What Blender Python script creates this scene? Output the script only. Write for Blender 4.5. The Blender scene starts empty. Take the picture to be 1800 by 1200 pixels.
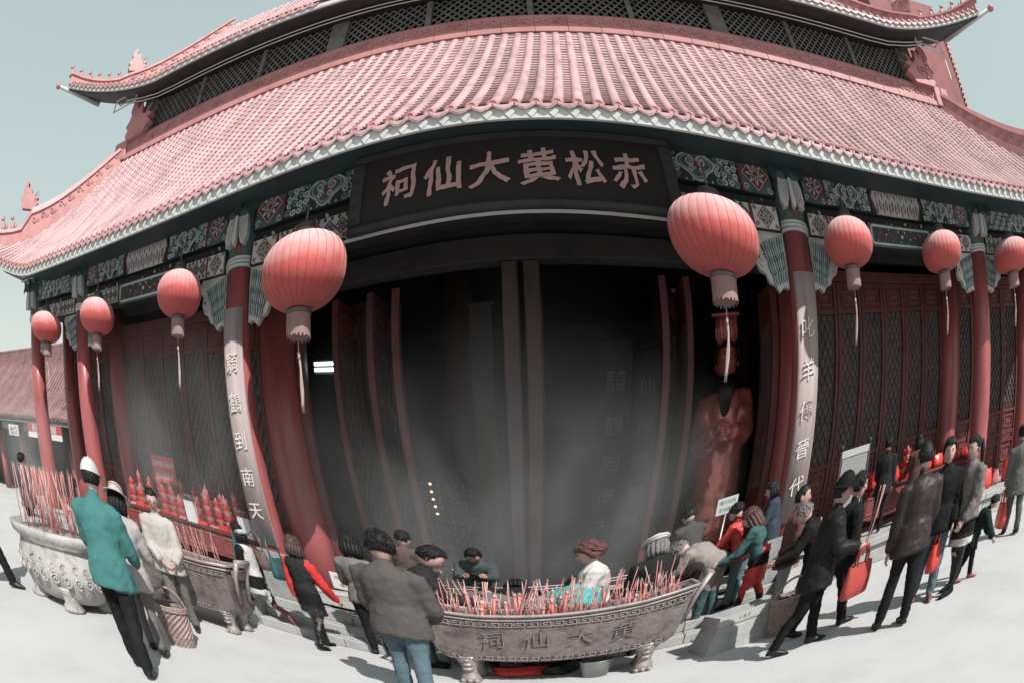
import bpy, bmesh, math, random
import numpy as np
from mathutils import Matrix, Vector, noise
random.seed(7)
R = math.radians
sc = bpy.context.scene
COL = sc.collection

# ------------------------------------------------------------------ camera, sky, sun, exposure
# The photograph was taken with a very wide lens that bows straight lines (barrel distortion) and with the
# lens raised (a "rise" / shift), so the walls stay upright while the horizon sits low in the frame.
# The bowing is a Cycles lens polynomial; the rise is the camera's own shift, given through the mount's
# matrix because panoramic cameras have no shift setting.  Nothing in the scene is bent.
CAM = Vector((0.87, -8.7, 1.65))
LENS_A, LENS_K, RISE, YAW, ROLL = 0.224, 0.63955, 0.2239, 0.10696, -0.03645
nrm = math.sqrt(1 + RISE * RISE)
rr = np.linspace(0.01, 2.2, 120)                      # radius on the sensor in cm (sensor 3.6 cm wide)
th = np.arctan(LENS_A * (rr + LENS_K * rr ** 3) / nrm)
A_ = np.stack([(rr * 10) ** k for k in (1, 2, 3, 4)], 1)
K_, *_ = np.linalg.lstsq(A_, th, rcond=None)
cd = bpy.data.cameras.new('camera')
cd.type = 'PANO'
cd.sensor_fit = 'HORIZONTAL'
cd.sensor_width = 36.0
cd.lens = 15.0
cd.clip_start, cd.clip_end = 0.05, 3000
cy = cd.cycles if hasattr(cd, 'cycles') and hasattr(cd.cycles, 'panorama_type') else cd
cy.panorama_type = 'FISHEYE_LENS_POLYNOMIAL'
cy.fisheye_fov = R(200)
cy.fisheye_polynomial_k0 = 0.0
for i, k in enumerate(K_):
    setattr(cy, 'fisheye_polynomial_k%d' % (i + 1), -float(k))
mount = bpy.data.objects.new('camera_mount', None)
mount['kind'] = 'helper'
mount.empty_display_size = 0.1
mount.location = CAM
COL.objects.link(mount)
cam = bpy.data.objects.new('camera', cd)
COL.objects.link(cam)
cam.parent = mount
yawm = Matrix.Rotation(YAW, 4, 'Z') @ Matrix.Rotation(R(90), 4, 'X')
shear = Matrix.Identity(4)
shear[1][2] = -RISE                                    # lens rise: up component added to the view axis
cam.matrix_parent_inverse = yawm @ shear @ Matrix.Rotation(ROLL, 4, 'Z')
sc.camera = cam

SUN_AZ, SUN_EL = R(38), R(46)                          # to the right of the viewing direction's back
sdir = Vector((math.sin(SUN_AZ) * math.cos(SUN_EL), -math.cos(SUN_AZ) * math.cos(SUN_EL), math.sin(SUN_EL)))
wd = bpy.data.worlds.new('World')
sc.world = wd
wd.use_nodes = True
nt = wd.node_tree
nt.nodes.clear()
sky = nt.nodes.new('ShaderNodeTexSky')
sky.sky_type = 'NISHITA'
sky.sun_disc = False
sky.sun_elevation = SUN_EL
sky.sun_rotation = math.atan2(sdir.x, sdir.y)
sky.air_density, sky.dust_density, sky.ozone_density = 2.4, 1.5, 1.0
hs = nt.nodes.new('ShaderNodeHueSaturation')
hs.inputs['Saturation'].default_value = 0.55
hs.inputs['Hue'].default_value = 0.455
bgn = nt.nodes.new('ShaderNodeBackground')
bgn.inputs['Strength'].default_value = 0.115
won = nt.nodes.new('ShaderNodeOutputWorld')
nt.links.new(sky.outputs[0], hs.inputs['Color'])
hz_ = nt.nodes.new('ShaderNodeMix')                    # even, hazy pale sky
hz_.data_type = 'RGBA'
hz_.inputs['Factor'].default_value = 0.6
hz_.inputs['B'].default_value = (3.5, 4.15, 4.15, 1)
nt.links.new(hs.outputs[0], hz_.inputs['A'])
nt.links.new(hz_.outputs['Result'], bgn.inputs['Color'])
nt.links.new(bgn.outputs[0], won.inputs['Surface'])
sl = bpy.data.lights.new('sun', 'SUN')
sl.energy = 5.0
sl.angle = R(0.53)
sl.color = (1.0, 0.965, 0.93)
so = bpy.data.objects.new('sun', sl)
so.rotation_euler = (-sdir).to_track_quat('-Z', 'Y').to_euler()
so.location = (20, -30, 40)
COL.objects.link(so)
vs = sc.view_settings
vs.view_transform = 'Standard'
vs.look = 'None'
vs.exposure = 0.42
vs.gamma = 1.0
vs.use_curve_mapping = False
sc.render.engine = 'CYCLES'
sc.cycles.use_denoising = True
sc.cycles.max_bounces = 6
sc.cycles.diffuse_bounces = 3
sc.cycles.glossy_bounces = 2
sc.cycles.transmission_bounces = 3
sc.cycles.transparent_max_bounces = 8
sc.cycles.volume_bounces = 1
sc.cycles.volume_step_rate = 2.0
sc.cycles.sample_clamp_indirect = 4.0

# ------------------------------------------------------------------ helpers: materials
MATS = {}
ALB = 0.72


def mat(name, col, rough=0.6, metal=0.0, var=0.18, scale=6.0, bump=0.0, bscale=40.0, spec=0.35, col2=None, stretch=(1, 1, 1), emit=0.0, sheen=0.0, rnd=0.0):
    """Principled material; base colour broken up by two octaves of noise (stains, fading), fine relief by bump."""
    if name in MATS:
        return MATS[name]
    m = bpy.data.materials.new(name)
    m.use_nodes = True
    t = m.node_tree
    b = t.nodes['Principled BSDF']
    b.inputs['Roughness'].default_value = rough
    b.inputs['Metallic'].default_value = metal
    b.inputs['Specular IOR Level'].default_value = spec
    if sheen:
        b.inputs['Sheen Weight'].default_value = sheen
    co = t.nodes.new('ShaderNodeTexCoord')
    mp = t.nodes.new('ShaderNodeMapping')
    mp.inputs['Scale'].default_value = stretch
    t.links.new(co.outputs['Object'], mp.inputs['Vector'])
    oi = t.nodes.new('ShaderNodeObjectInfo')
    ad = t.nodes.new('ShaderNodeVectorMath')
    ad.operation = 'ADD'
    t.links.new(mp.outputs[0], ad.inputs[0])
    t.links.new(oi.outputs['Location'], ad.inputs[1])
    n1 = t.nodes.new('ShaderNodeTexNoise')
    n1.inputs['Scale'].default_value = scale
    n1.inputs['Detail'].default_value = 5
    n1.inputs['Roughness'].default_value = 0.65
    t.links.new(ad.outputs[0], n1.inputs['Vector'])
    rp = t.nodes.new('ShaderNodeValToRGB')
    c = col = col if emit else tuple(x * ALB for x in col)
    c2 = col2 or tuple(max(0, x * (1 - 1.6 * var)) for x in c)
    c3 = tuple(min(1, x * (1 + 0.8 * var)) for x in c)
    e = rp.color_ramp.elements
    e[0].position, e[0].color = 0.3, (*c2, 1)
    e[1].position, e[1].color = 0.72, (*c3, 1)
    k = e.new(0.5)
    k.color = (*c, 1)
    t.links.new(n1.outputs[0], rp.inputs[0])
    if rnd:                                            # every piece fired and weathered a little differently
        mrr = t.nodes.new('ShaderNodeMapRange')
        mrr.inputs['To Min'].default_value = 1 - rnd
        mrr.inputs['To Max'].default_value = 1 + rnd * .6
        t.links.new(oi.outputs['Random'], mrr.inputs['Value'])
        hv = t.nodes.new('ShaderNodeHueSaturation')
        t.links.new(mrr.outputs[0], hv.inputs['Value'])
        t.links.new(rp.outputs[0], hv.inputs['Color'])
        t.links.new(hv.outputs[0], b.inputs['Base Color'])
    else:
        t.links.new(rp.outputs[0], b.inputs['Base Color'])
    if bump:
        n2 = t.nodes.new('ShaderNodeTexNoise')
        n2.inputs['Scale'].default_value = bscale
        n2.inputs['Detail'].default_value = 4
        t.links.new(ad.outputs[0], n2.inputs['Vector'])
        bp = t.nodes.new('ShaderNodeBump')
        bp.inputs['Strength'].default_value = bump
        bp.inputs['Distance'].default_value = 0.02
        t.links.new(n2.outputs[0], bp.inputs['Height'])
        t.links.new(bp.outputs[0], b.inputs['Normal'])
    if emit:
        b.inputs['Emission Color'].default_value = (*col, 1)
        b.inputs['Emission Strength'].default_value = emit
    m.diffuse_color = (*col, 1)
    MATS[name] = m
    return m


# ------------------------------------------------------------------ helpers: meshes and objects
class MB:
    """collects faces; build() makes ONE mesh object"""

    def __init__(s):
        s.v, s.f, s.m, s.s = [], [], [], []

    def add(s, vs, fs, mi=0, smooth=False):
        o = len(s.v)
        s.v += [tuple(p) for p in vs]
        for f in fs:
            s.f.append(tuple(i + o for i in f))
            s.m.append(mi)
            s.s.append(smooth)
        return s

    def box(s, c, d, mi=0, rz=0.0, rx=0.0, ch=0.0, ry=0.0):
        x, y, z = d[0] / 2, d[1] / 2, d[2] / 2
        if ch <= 0:
            vs = [(a * x, b * y, e * z) for a in (-1, 1) for b in (-1, 1) for e in (-1, 1)]
            fs = [(0, 1, 3, 2), (4, 6, 7, 5), (0, 4, 5, 1), (2, 3, 7, 6), (0, 2, 6, 4), (1, 5, 7, 3)]
        else:
            ch = min(ch, x * .9, y * .9, z * .9)
            vs, ix = [], {}
            for a in (-1, 1):
                for b in (-1, 1):
                    for e in (-1, 1):
                        for k in range(3):
                            ix[a, b, e, k] = len(vs)
                            vs.append((a * (x - ch * (k != 0)), b * (y - ch * (k != 1)), e * (z - ch * (k != 2))))
            fs = []
            for k in range(3):
                for sg in (-1, 1):
                    q = []
                    for u, w in ((-1, -1), (1, -1), (1, 1), (-1, 1)):
                        t = [0, 0, 0]
                        t[k] = sg
                        t[(k + 1) % 3], t[(k + 2) % 3] = u, w
                        q.append(ix[t[0], t[1], t[2], k])
                    fs.append(tuple(q) if sg > 0 else tuple(q[::-1]))
            for k in range(3):
                i, j = (k + 1) % 3, (k + 2) % 3
                for u in (-1, 1):
                    for w in (-1, 1):
                        t0, t1 = [0, 0, 0], [0, 0, 0]
                        t0[k], t1[k] = -1, 1
                        t0[i] = t1[i] = u
                        t0[j] = t1[j] = w
                        q = (ix[(*t0, i)], ix[(*t1, i)], ix[(*t1, j)], ix[(*t0, j)])
                        fs.append(q if u * w > 0 else q[::-1])
            for a in (-1, 1):
                for b in (-1, 1):
                    for e in (-1, 1):
                        q = (ix[a, b, e, 0], ix[a, b, e, 1], ix[a, b, e, 2])
                        fs.append(q if a * b * e > 0 else q[::-1])
        M = Matrix.Translation(c) @ Matrix.Rotation(rz, 4, 'Z') @ Matrix.Rotation(ry, 4, 'Y') @ Matrix.Rotation(rx, 4, 'X')
        return s.add([M @ Vector(p) for p in vs], fs, mi)

    def tube(s, pts, rad, n=8, mi=0, cap=True, sx=1.0, smooth=True, up=None):
        pts = [Vector(p) for p in pts]
        if not hasattr(rad, '__len__'):
            rad = [rad] * len(pts)
        vs, fs = [], []
        prev = None
        for i, p in enumerate(pts):
            d = (pts[min(i + 1, len(pts) - 1)] - pts[max(i - 1, 0)])
            d = d.normalized() if d.length > 1e-9 else Vector((0, 0, 1))
            if prev is None:
                a = Vector(up) if up else (Vector((0, 0, 1)) if abs(d.z) < .9 else Vector((1, 0, 0)))
                u = d.cross(a).normalized()
            else:
                u = (prev - d * prev.dot(d)).normalized()
            prev = u
            w = d.cross(u)
            r = rad[i]
            for k in range(n):
                an = 2 * math.pi * k / n
                vs.append(p + u * (math.cos(an) * r * sx) + w * (math.sin(an) * r))
        for i in range(len(pts) - 1):
            for k in range(n):
                a, b = i * n + k, i * n + (k + 1) % n
                fs.append((a, b, b + n, a + n))
        s.add(vs, fs, mi, smooth)
        if cap:
            o = len(s.v) - len(vs)
            s.f.append(tuple(o + k for k in range(n - 1, -1, -1)))
            s.f.append(tuple(o + (len(pts) - 1) * n + k for k in range(n)))
            s.m += [mi, mi]
            s.s += [False, False]
        return s

    def lathe(s, prof, n=16, c=(0, 0, 0), mi=0, smooth=True, sy=1.0, rib=0.0, ribs=0):
        vs, fs = [], []
        for r, z in prof:
            for k in range(n):
                an = 2 * math.pi * k / n
                q = r * (1 - rib * (k % (n // ribs) == 0) if ribs else 1)
                vs.append((c[0] + q * math.cos(an), c[1] + q * math.sin(an) * sy, c[2] + z))
        for i in range(len(prof) - 1):
            for k in range(n):
                a, b = i * n + k, i * n + (k + 1) % n
                fs.append((a, b, b + n, a + n))
        s.add(vs, fs, mi, smooth)
        o = len(s.v) - len(vs)
        if prof[0][0] > 1e-4:
            s.f.append(tuple(o + k for k in range(n - 1, -1, -1)))
            s.m.append(mi)
            s.s.append(False)
        if prof[-1][0] > 1e-4:
            s.f.append(tuple(o + (len(prof) - 1) * n + k for k in range(n)))
            s.m.append(mi)
            s.s.append(False)
        return s

    def prism(s, poly, y0, y1, mi=0, off=(0, 0, 0)):
        """polygon in x,z extruded in y (front face at y0)"""
        n = len(poly)
        ar = sum(poly[i][0] * poly[(i + 1) % n][1] - poly[(i + 1) % n][0] * poly[i][1] for i in range(n))
        if ar < 0:
            poly = poly[::-1]
        vs = [(p[0] + off[0], y0 + off[1], p[1] + off[2]) for p in poly] + [(p[0] + off[0], y1 + off[1], p[1] + off[2]) for p in poly]
        fs = [tuple(range(n)), tuple(range(2 * n - 1, n - 1, -1))]
        fs += [(i, i + n, (i + 1) % n + n, (i + 1) % n) for i in range(n)]
        return s.add(vs, fs, mi)

    def ball(s, c, r, n=10, m=7, mi=0):
        r = r if hasattr(r, '__len__') else (r, r, r)
        vs, fs = [], []
        for i in range(m + 1):
            t = math.pi * i / m
            for k in range(n):
                a = 2 * math.pi * k / n
                vs.append((c[0] + r[0] * math.sin(t) * math.cos(a), c[1] + r[1] * math.sin(t) * math.sin(a), c[2] - r[2] * math.cos(t)))
        for i in range(m):
            for k in range(n):
                a, b = i * n + k, i * n + (k + 1) % n
                fs.append((a, b, b + n, a + n))
        return s.add(vs, fs, mi, True)

    def xf(s, M, i0=0):
        for i in range(i0, len(s.v)):
            s.v[i] = tuple(M @ Vector(s.v[i]))
        return s

    def mesh(s, name, mats):
        me = bpy.data.meshes.new(name)
        me.from_pydata(s.v, [], s.f)
        for m in (mats if isinstance(mats, (list, tuple)) else [mats]):
            me.materials.append(m)
        me.polygons.foreach_set('material_index', s.m)
        me.polygons.foreach_set('use_smooth', s.s)
        me.update()
        return me

    def build(s, name, mats, parent=None, loc=(0, 0, 0), rz=0.0):
        return obj(name, s.mesh(name, mats), parent, loc, rz)


def obj(name, me, parent=None, loc=(0, 0, 0), rz=0.0, rot=None):
    o = bpy.data.objects.new(name, me)
    COL.objects.link(o)
    o.location = loc
    o.rotation_euler = rot if rot else (0, 0, rz)
    if parent is not None:
        o.parent = parent
    return o


def tag(o, label, cat=None, group=None, kind=None):
    if label:
        o['label'] = label
    if cat:
        o['category'] = cat
    if group:
        o['group'] = group
    if kind:
        o['kind'] = kind
    return o


def thing(name, label, cat, loc=(0, 0, 0), rz=0.0, group=None):
    return tag(obj(name, None, None, loc, rz), label, cat, group)


def part(name, parent, loc=(0, 0, 0), rz=0.0):
    return obj(name, None, parent, loc, rz)


def copy_tree(o, parent=None):
    c = o.copy()
    COL.objects.link(c)
    c.parent = parent
    for ch in list(o.children):
        copy_tree(ch, c)
    return c


_TX = {}


def text_mesh(s, size, ext, m, bold=0.0, bevel=0.0, brush=0.0):
    k = (s, size, ext, m.name, bold, bevel, brush)
    if k in _TX:
        return _TX[k]
    cu = bpy.data.curves.new('lettering', 'FONT')
    cu.body = s
    cu.size = size
    cu.extrude = ext
    cu.offset = bold
    cu.bevel_depth = bevel
    cu.bevel_resolution = 1
    cu.resolution_u = 3
    cu.align_x = 'CENTER'
    cu.align_y = 'CENTER'
    o = bpy.data.objects.new('lettering', cu)
    COL.objects.link(o)
    dg = bpy.context.evaluated_depsgraph_get()
    dg.update()
    me = bpy.data.meshes.new_from_object(o.evaluated_get(dg))
    bpy.data.objects.remove(o)
    # centre on its own bounds and stand it up facing -Y
    xs = [v.co.x for v in me.vertices] or [0]
    ys = [v.co.y for v in me.vertices] or [0]
    cx, cyy = (min(xs) + max(xs)) / 2, (min(ys) + max(ys)) / 2
    for v in me.vertices:
        v.co = Vector((v.co.x - cx, -v.co.z, v.co.y - cyy))
    if brush:                                          # hand-written look: rising slant, swelling and ragged strokes
        bm = bmesh.new()
        bm.from_mesh(me)
        for _ in range(3):
            ed = [e for e in bm.edges if e.calc_length() > size * .07]
            if ed:
                bmesh.ops.subdivide_edges(bm, edges=ed, cuts=1)
            bmesh.ops.triangulate(bm, faces=[f for f in bm.faces if len(f.verts) > 4])
        sd = ord(s[0]) * .37
        for v in bm.verts:
            x, z = v.co.x / size, v.co.z / size
            v.co.x += size * brush * (noise.noise((x * 3.1 + sd, z * 3.1, 0)) * 1.6 + .8 * noise.noise((x * 9, z * 9, sd)))
            v.co.z += size * (brush * (noise.noise((x * 3.3, z * 3.3 + sd, 5)) * 1.6 + .8 * noise.noise((x * 9 + 4, z * 9, sd))) + .13 * x)
        bm.to_mesh(me)
        bm.free()
    me.materials.clear()
    me.materials.append(m)
    me.name = 'lettering'
    _TX[k] = me
    return me


def interp(x, xs, ys):
    return float(np.interp(x, xs, ys))

# ------------------------------------------------------------------ materials of the place
M_GROUND = mat('pale_concrete', (0.525, 0.527, 0.52), 0.85, var=0.07, scale=0.9, bump=0.2, bscale=120, spec=0.2)
M_STONE = mat('grey_stone', (0.40, 0.40, 0.39), 0.8, var=0.16, scale=3, bump=0.3, bscale=25)
M_MARBLE = mat('white_marble', (0.43, 0.41, 0.40), 0.75, var=0.25, scale=5, bump=0.5, bscale=18)
M_TILE = mat('glazed_tile', (0.57, 0.378, 0.38), 0.38, var=0.22, scale=2.6, bump=0.12, bscale=30, spec=0.45, rnd=.16, stretch=(2.5, .7, .7))
M_PAN = mat('pan_tile', (0.56, 0.40, 0.405), 0.5, var=0.25, scale=5, bump=0.2, bscale=40, rnd=.2)
M_RIDGE = mat('ridge_ceramic', (0.50, 0.235, 0.23), 0.45, var=0.15, scale=3, bump=0.15, bscale=30)
M_COLUMN = mat('red_lacquer', (0.36, 0.095, 0.095), 0.36, var=0.2, scale=4, bump=0.1, bscale=25, spec=0.45, stretch=(1, 1, .22))
M_DKRED = mat('dark_red_wood', (0.12, 0.032, 0.031), 0.5, var=0.25, scale=5, bump=0.15, bscale=30, stretch=(1, 1, .3))
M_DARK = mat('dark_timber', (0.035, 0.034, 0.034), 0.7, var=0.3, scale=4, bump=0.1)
M_DKWALL = mat('sooty_wall', (0.05, 0.046, 0.045), 0.85, var=0.35, scale=1.5, bump=0.1)  # one very dark grey for walls, transom and middle lintel
M_TEAL = mat('teal_paint', (0.085, 0.15, 0.148), 0.55, var=0.25, scale=9, bump=0.1)
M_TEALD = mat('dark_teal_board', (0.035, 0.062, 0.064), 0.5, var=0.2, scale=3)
M_TEALL = mat('light_teal_paint', (0.16, 0.32, 0.32), 0.55, var=0.2, scale=12)
M_WHITE = mat('grey_white_paint', (0.60, 0.60, 0.585), 0.6, var=0.15, scale=8)
M_OFFW = mat('off_white_trim', (0.62, 0.63, 0.62), 0.55, var=0.1, scale=4)
M_BROWNR = mat('brown_red_paint', (0.20, 0.055, 0.05), 0.55, var=0.2, scale=8)
M_LATT = mat('lattice_wood', (0.10, 0.085, 0.082), 0.6, var=0.3, scale=6)
M_GREYW = mat('weathered_grey_wood', (0.22, 0.215, 0.21), 0.7, var=0.25, scale=5, bump=0.2)
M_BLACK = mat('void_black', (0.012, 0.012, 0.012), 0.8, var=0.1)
M_POST = mat('smoke_stained_post', (0.085, 0.05, 0.048), 0.6, var=0.25, scale=5, stretch=(1, 1, .3))  # browner and duller than the other door posts
M_STEEL = mat('galvanised_steel', (0.45, 0.46, 0.46), 0.4, 0.6, var=0.1)

# ------------------------------------------------------------------ ground
g = MB()
N = 24
ex = [-400, -120, -50, -25, -14, -8, -4, 0, 4, 8, 14, 25, 50, 120, 400]
g.v = [(x, y, 0.0) for y in ex for x in ex]
n_ = len(ex)
for j in range(n_ - 1):
    for i in range(n_ - 1):
        g.f.append((j * n_ + i, j * n_ + i + 1, (j + 1) * n_ + i + 1, (j + 1) * n_ + i))
        g.m.append(0)
        g.s.append(False)
tag(g.build('ground', M_GROUND), 'pale concrete temple forecourt in sunlight', kind='structure')

# ------------------------------------------------------------------ platform and steps
PF = -0.75
PH = 0.45
plat = thing('stone_platform', 'grey stone terrace the temple hall stands on, with three front steps', 'terrace')
b = MB()
b.box((1.2, (PF + 0.07 + 9) / 2, 0.165), (24.4, 9 - PF - 0.07, 0.33))
b.build('terrace_body', M_STONE, plat)
random.seed(3)
sl_me = {}
for (xa, xb) in ((-11.0, -3.05), (3.05, 13.4)):       # coping stones along the edge, one by one
    x = xa
    while x < xb - .2:
        wdt = min(1.2, xb - x)
        bb = MB().box((0, 0, 0), (wdt - .008, .62, .12), ch=.012)
        bb.build('coping_stone', M_STONE, plat, (x + wdt / 2, PF + .27, PH - .06 + random.uniform(-.003, .003)))
        bb = MB().box((0, 0, 0), (wdt - .006, .05, .32), ch=.008)
        bb.build('facing_stone', M_STONE, plat, (x + wdt / 2 + .0, PF + .055, .163))
        x += wdt
for (x, y) in [(i * 1.22 - 10.37, j * 1.05 + .12) for i in range(20) for j in range(2)]:
    MB().box((0, 0, 0), (1.21, 1.04, .05), ch=.006).build('paving_stone', M_STONE, plat, (x, y + .24, PH - .028 + random.uniform(-.002, .002)))
for k, (y, z) in enumerate(((-1.35, .45), (-1.65, .30), (-1.95, .15))):
    for i in range(5):
        w_ = 5.9 / 5
        MB().box((0, 0, 0), (w_ - .006, (.36 if k else .62), .15), ch=.012).build('step_stone', M_STONE, plat, (-2.95 + w_ * (i + .5), y + (.18 if k else .31), z - .075 - .0005 * k))
for sx in (-1, 1):                                     # sloping cheek stones
    bb = MB()
    pr = [(-0.62, .0), (-2.3, .0), (-2.3, .1), (-1.45, .56), (-.62, .56)]
    vs = [(sx * 2.96, y, z) for y, z in pr] + [(sx * 3.3, y, z) for y, z in pr]
    n = len(pr)
    fs = [tuple(range(n)), tuple(range(2 * n - 1, n - 1, -1))] + [(i, i + n, (i + 1) % n + n, (i + 1) % n) for i in range(n)]
    if sx > 0:
        fs = [f[::-1] for f in fs]
    bb.add(vs, fs).build('cheek_stone', M_STONE, plat)

# ------------------------------------------------------------------ the temple hall
hall = thing('temple_hall', 'two-tiered red temple hall with pink tiled roofs and lattice doors', 'temple')

# columns -----------------------------------------------------------------
FX = (-10.3, -7.97, -3.22, 3.22, 7.97, 11.0)


def column(x, y, r, ztop, ring=True):
    c = MB()
    c.tube([(0, 0, PH + .08), (0, 0, 1.5), (0, 0, 3.0), (0, 0, ztop)], [r, r, r * .985, r * .95], 28)
    o = c.build('column', M_COLUMN, hall, (x, y, 0))
    MB().lathe([(r * 1.5, 0), (r * 1.5, .04), (r * 1.28, .085), (r * 1.1, .1)], 24).build('column_base', M_STONE, o, (0, 0, PH))
    if ring:
        rg = MB()
        for k, (dz, rr_) in enumerate(((0, 1.14), (.045, 1.18), (.09, 1.13))):
            rg.lathe([(r * rr_ - .02, dz), (r * rr_, dz + .005), (r * rr_, dz + .035), (r * rr_ - .02, dz + .04)], 28, mi=0)
        rg.build('column_ring', M_OFFW, o, (0, 0, ztop))
        hd = MB().tube([(0, 0, ztop + .12), (0, 0, 5.46)], [r * 1.08, r * 1.08], 24)
        hd.build('painted_capital', M_TEAL, o)
        for s in (-1, 1):
            rd = MB()
            rd.lathe([(.0, 0), (.05, .002), (.062, .1), (.04, .18), (0, .2)], 8, sy=.3)
            q = rd.build('capital_medallion', M_BROWNR, o, (s * .03 * (s > 0), -r * 1.09, ztop + (.16 if s > 0 else .2)))
    return o


for x in FX:
    column(x, 0, .24, 4.6)
for x, r in ((-10.3, .26), (-7.9, .28), (-3.05, .36), (3.42, .36), (7.9, .28), (11.0, .26)):
    column(x, 1.5, r, 4.95, False)

# painted beams --------------------------------------------------------------


def spiral(cx, cz, r0, turns, s, w, y0, y1, mb, mi, start=0.0):
    n = int(14 * turns)
    pts = []
    for i in range(n + 1):
        t = i / n
        a = start + s * turns * 2 * math.pi * t
        pts.append((cx + r0 * (1 - .88 * t) * math.cos(a), cz + r0 * (1 - .88 * t) * math.sin(a)))
    ribbon(pts, w, y0, y1, mb, mi)


def ribbon(pts, w, y0, y1, mb, mi, closed=False):
    L, Rr = [], []
    n = len(pts)
    for i in range(n):
        a, c = pts[(i - 1) % n if closed else max(i - 1, 0)], pts[(i + 1) % n if closed else min(i + 1, n - 1)]
        dx, dz = c[0] - a[0], c[1] - a[1]
        l = math.hypot(dx, dz) or 1
        nx, nz = -dz / l * w / 2, dx / l * w / 2
        L.append((pts[i][0] + nx, pts[i][1] + nz))
        Rr.append((pts[i][0] - nx, pts[i][1] - nz))
    m = n if closed else n - 1
    vs = [(p[0], y0, p[1]) for p in L] + [(p[0], y0, p[1]) for p in Rr] + [(p[0], y1, p[1]) for p in L] + [(p[0], y1, p[1]) for p in Rr]
    fs = []
    for i in range(m):
        j = (i + 1) % n
        fs += [(i, n + i, n + j, j), (i, j, 2 * n + j, 2 * n + i), (n + i, 3 * n + i, 3 * n + j, n + j)]
    mb.add(vs, fs, mi)


def leaf(cx, cz, l, w, a, y0, y1, mb, mi):
    c, s = math.cos(a), math.sin(a)
    po = [(0, 0), (.3, .5), (.65, .42), (1, 0), (.65, -.42), (.3, -.5)]
    mb.prism([(cx + (u * l) * c - (v * w) * s, cz + (u * l) * s + (v * w) * c) for u, v in po], y0, y1, mi)


PAINT = [M_TEALD, M_WHITE, M_TEAL, M_BROWNR, M_TEALL, M_BLACK]


def flower_panel(w, h, light=False):
    m = MB()
    m.box((0, .02, 0), (w, .04, h), 1 if light else 2)
    k = min(w, h) * .47
    ribbon([(k * 1.05 * math.cos(a) * (w / h if w < h else 1), k * 1.05 * math.sin(a)) for a in [i * math.pi / 12 for i in range(24)]][::6], .018, -.006, 0, m, 3, True)
    if not light:
        m.prism([(k * .95, 0), (0, k * .95), (-k * .95, 0), (0, -k * .95)], -.005, 0, 3)
        ribbon([(k * .95, 0), (0, k * .95), (-k * .95, 0), (0, -k * .95)], .012, -.008, 0, m, 1, True)
    else:
        m.prism([(k * .8, 0), (0, k * .8), (-k * .8, 0), (0, -k * .8)], -.005, 0, 3)
        m.prism([(k * .66, 0), (0, k * .66), (-k * .66, 0), (0, -k * .66)], -.008, 0, 1)
    for i in range(8):
        a = i * math.pi / 4
        leaf(k * .13 * math.cos(a), k * .13 * math.sin(a), k * .58, k * .2, a, -.014, -.002, m, 1 if not light else (5 if i % 2 else 0))
        leaf(k * .2 * math.cos(a), k * .2 * math.sin(a), k * .3, k * .1, a, -.017, -.002, m, 0 if not light else 1)
    m.lathe([(k * .1, 0), (k * .1, .01), (0, .014)], 8, mi=3)
    for i in range(len(m.v) - 24, len(m.v)):
        x, y, z = m.v[i]
        m.v[i] = (x, -.012 - z * .5, y)
    for sx in (-1, 1):
        for sz in (-1, 1):
            spiral(sx * w * .40, sz * h * .38, min(w, h) * .11, 1.2, sx * sz, .012, -.008, 0, m, 3 if light else 1, 0)
    return m


def scroll_panel(w, h):
    """ornate cartouche: quatrefoil medallion in a field of curling clouds"""
    m = MB()
    m.box((0, .02, 0), (w, .04, h), 0)
    k = h * .40
    q = []
    for i in range(48):
        a = 2 * math.pi * i / 48
        q.append((k * (1 + .14 * math.cos(4 * a)) * math.cos(a) * 1.12, k * (1 + .14 * math.cos(4 * a)) * math.sin(a)))
    m.prism(q, -.006, 0, 2)
    ribbon(q, .022, -.014, 0, m, 1, True)
    ribbon([(x * .82, z * .82) for x, z in q], .009, -.010, 0, m, 1, True)
    for s in (-1, 1):
        spiral(s * k * .42, k * .12, k * .36, 1.5, s, .02, -.016, 0, m, 1, math.pi / 2)
        spiral(s * k * .36, -k * .42, k * .24, 1.3, -s, .016, -.016, 0, m, 1, 0)
        leaf(0, 0, k * .5, k * .22, math.pi / 2 + s * .5, -.015, 0, m, 4)
        leaf(0, -k * .1, k * .4, k * .2, -math.pi / 2 + s * .7, -.015, 0, m, 3)
    m.prism([(k * .16 * math.cos(i * math.pi / 4), k * .16 * math.sin(i * math.pi / 4)) for i in range(8)], -.019, 0, 3)
    # border curls
    nx = max(2, int((w / 2 - k * 1.2) / (h * .17)))
    for s in (-1, 1):
        for i in range(nx):
            for j in range(5):
                x = s * (k * 1.24 + (i + .5) * (w / 2 - k * 1.24) / nx)
                z = (j - 2) * h * .192
                spiral(x, z, h * .102, 1.35, s * (1 if (i + j) % 2 else -1), .02, -.012, 0, m, 1 if (i + j) % 3 else 4, (i + j) * 1.3)
    for s in (-1, 1):
        for i in range(5):
            leaf((i - 2) * k * .45, s * h * .485, h * .07, h * .05, -s * math.pi / 2, -.008, 0, m, 1)
    return m


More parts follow.
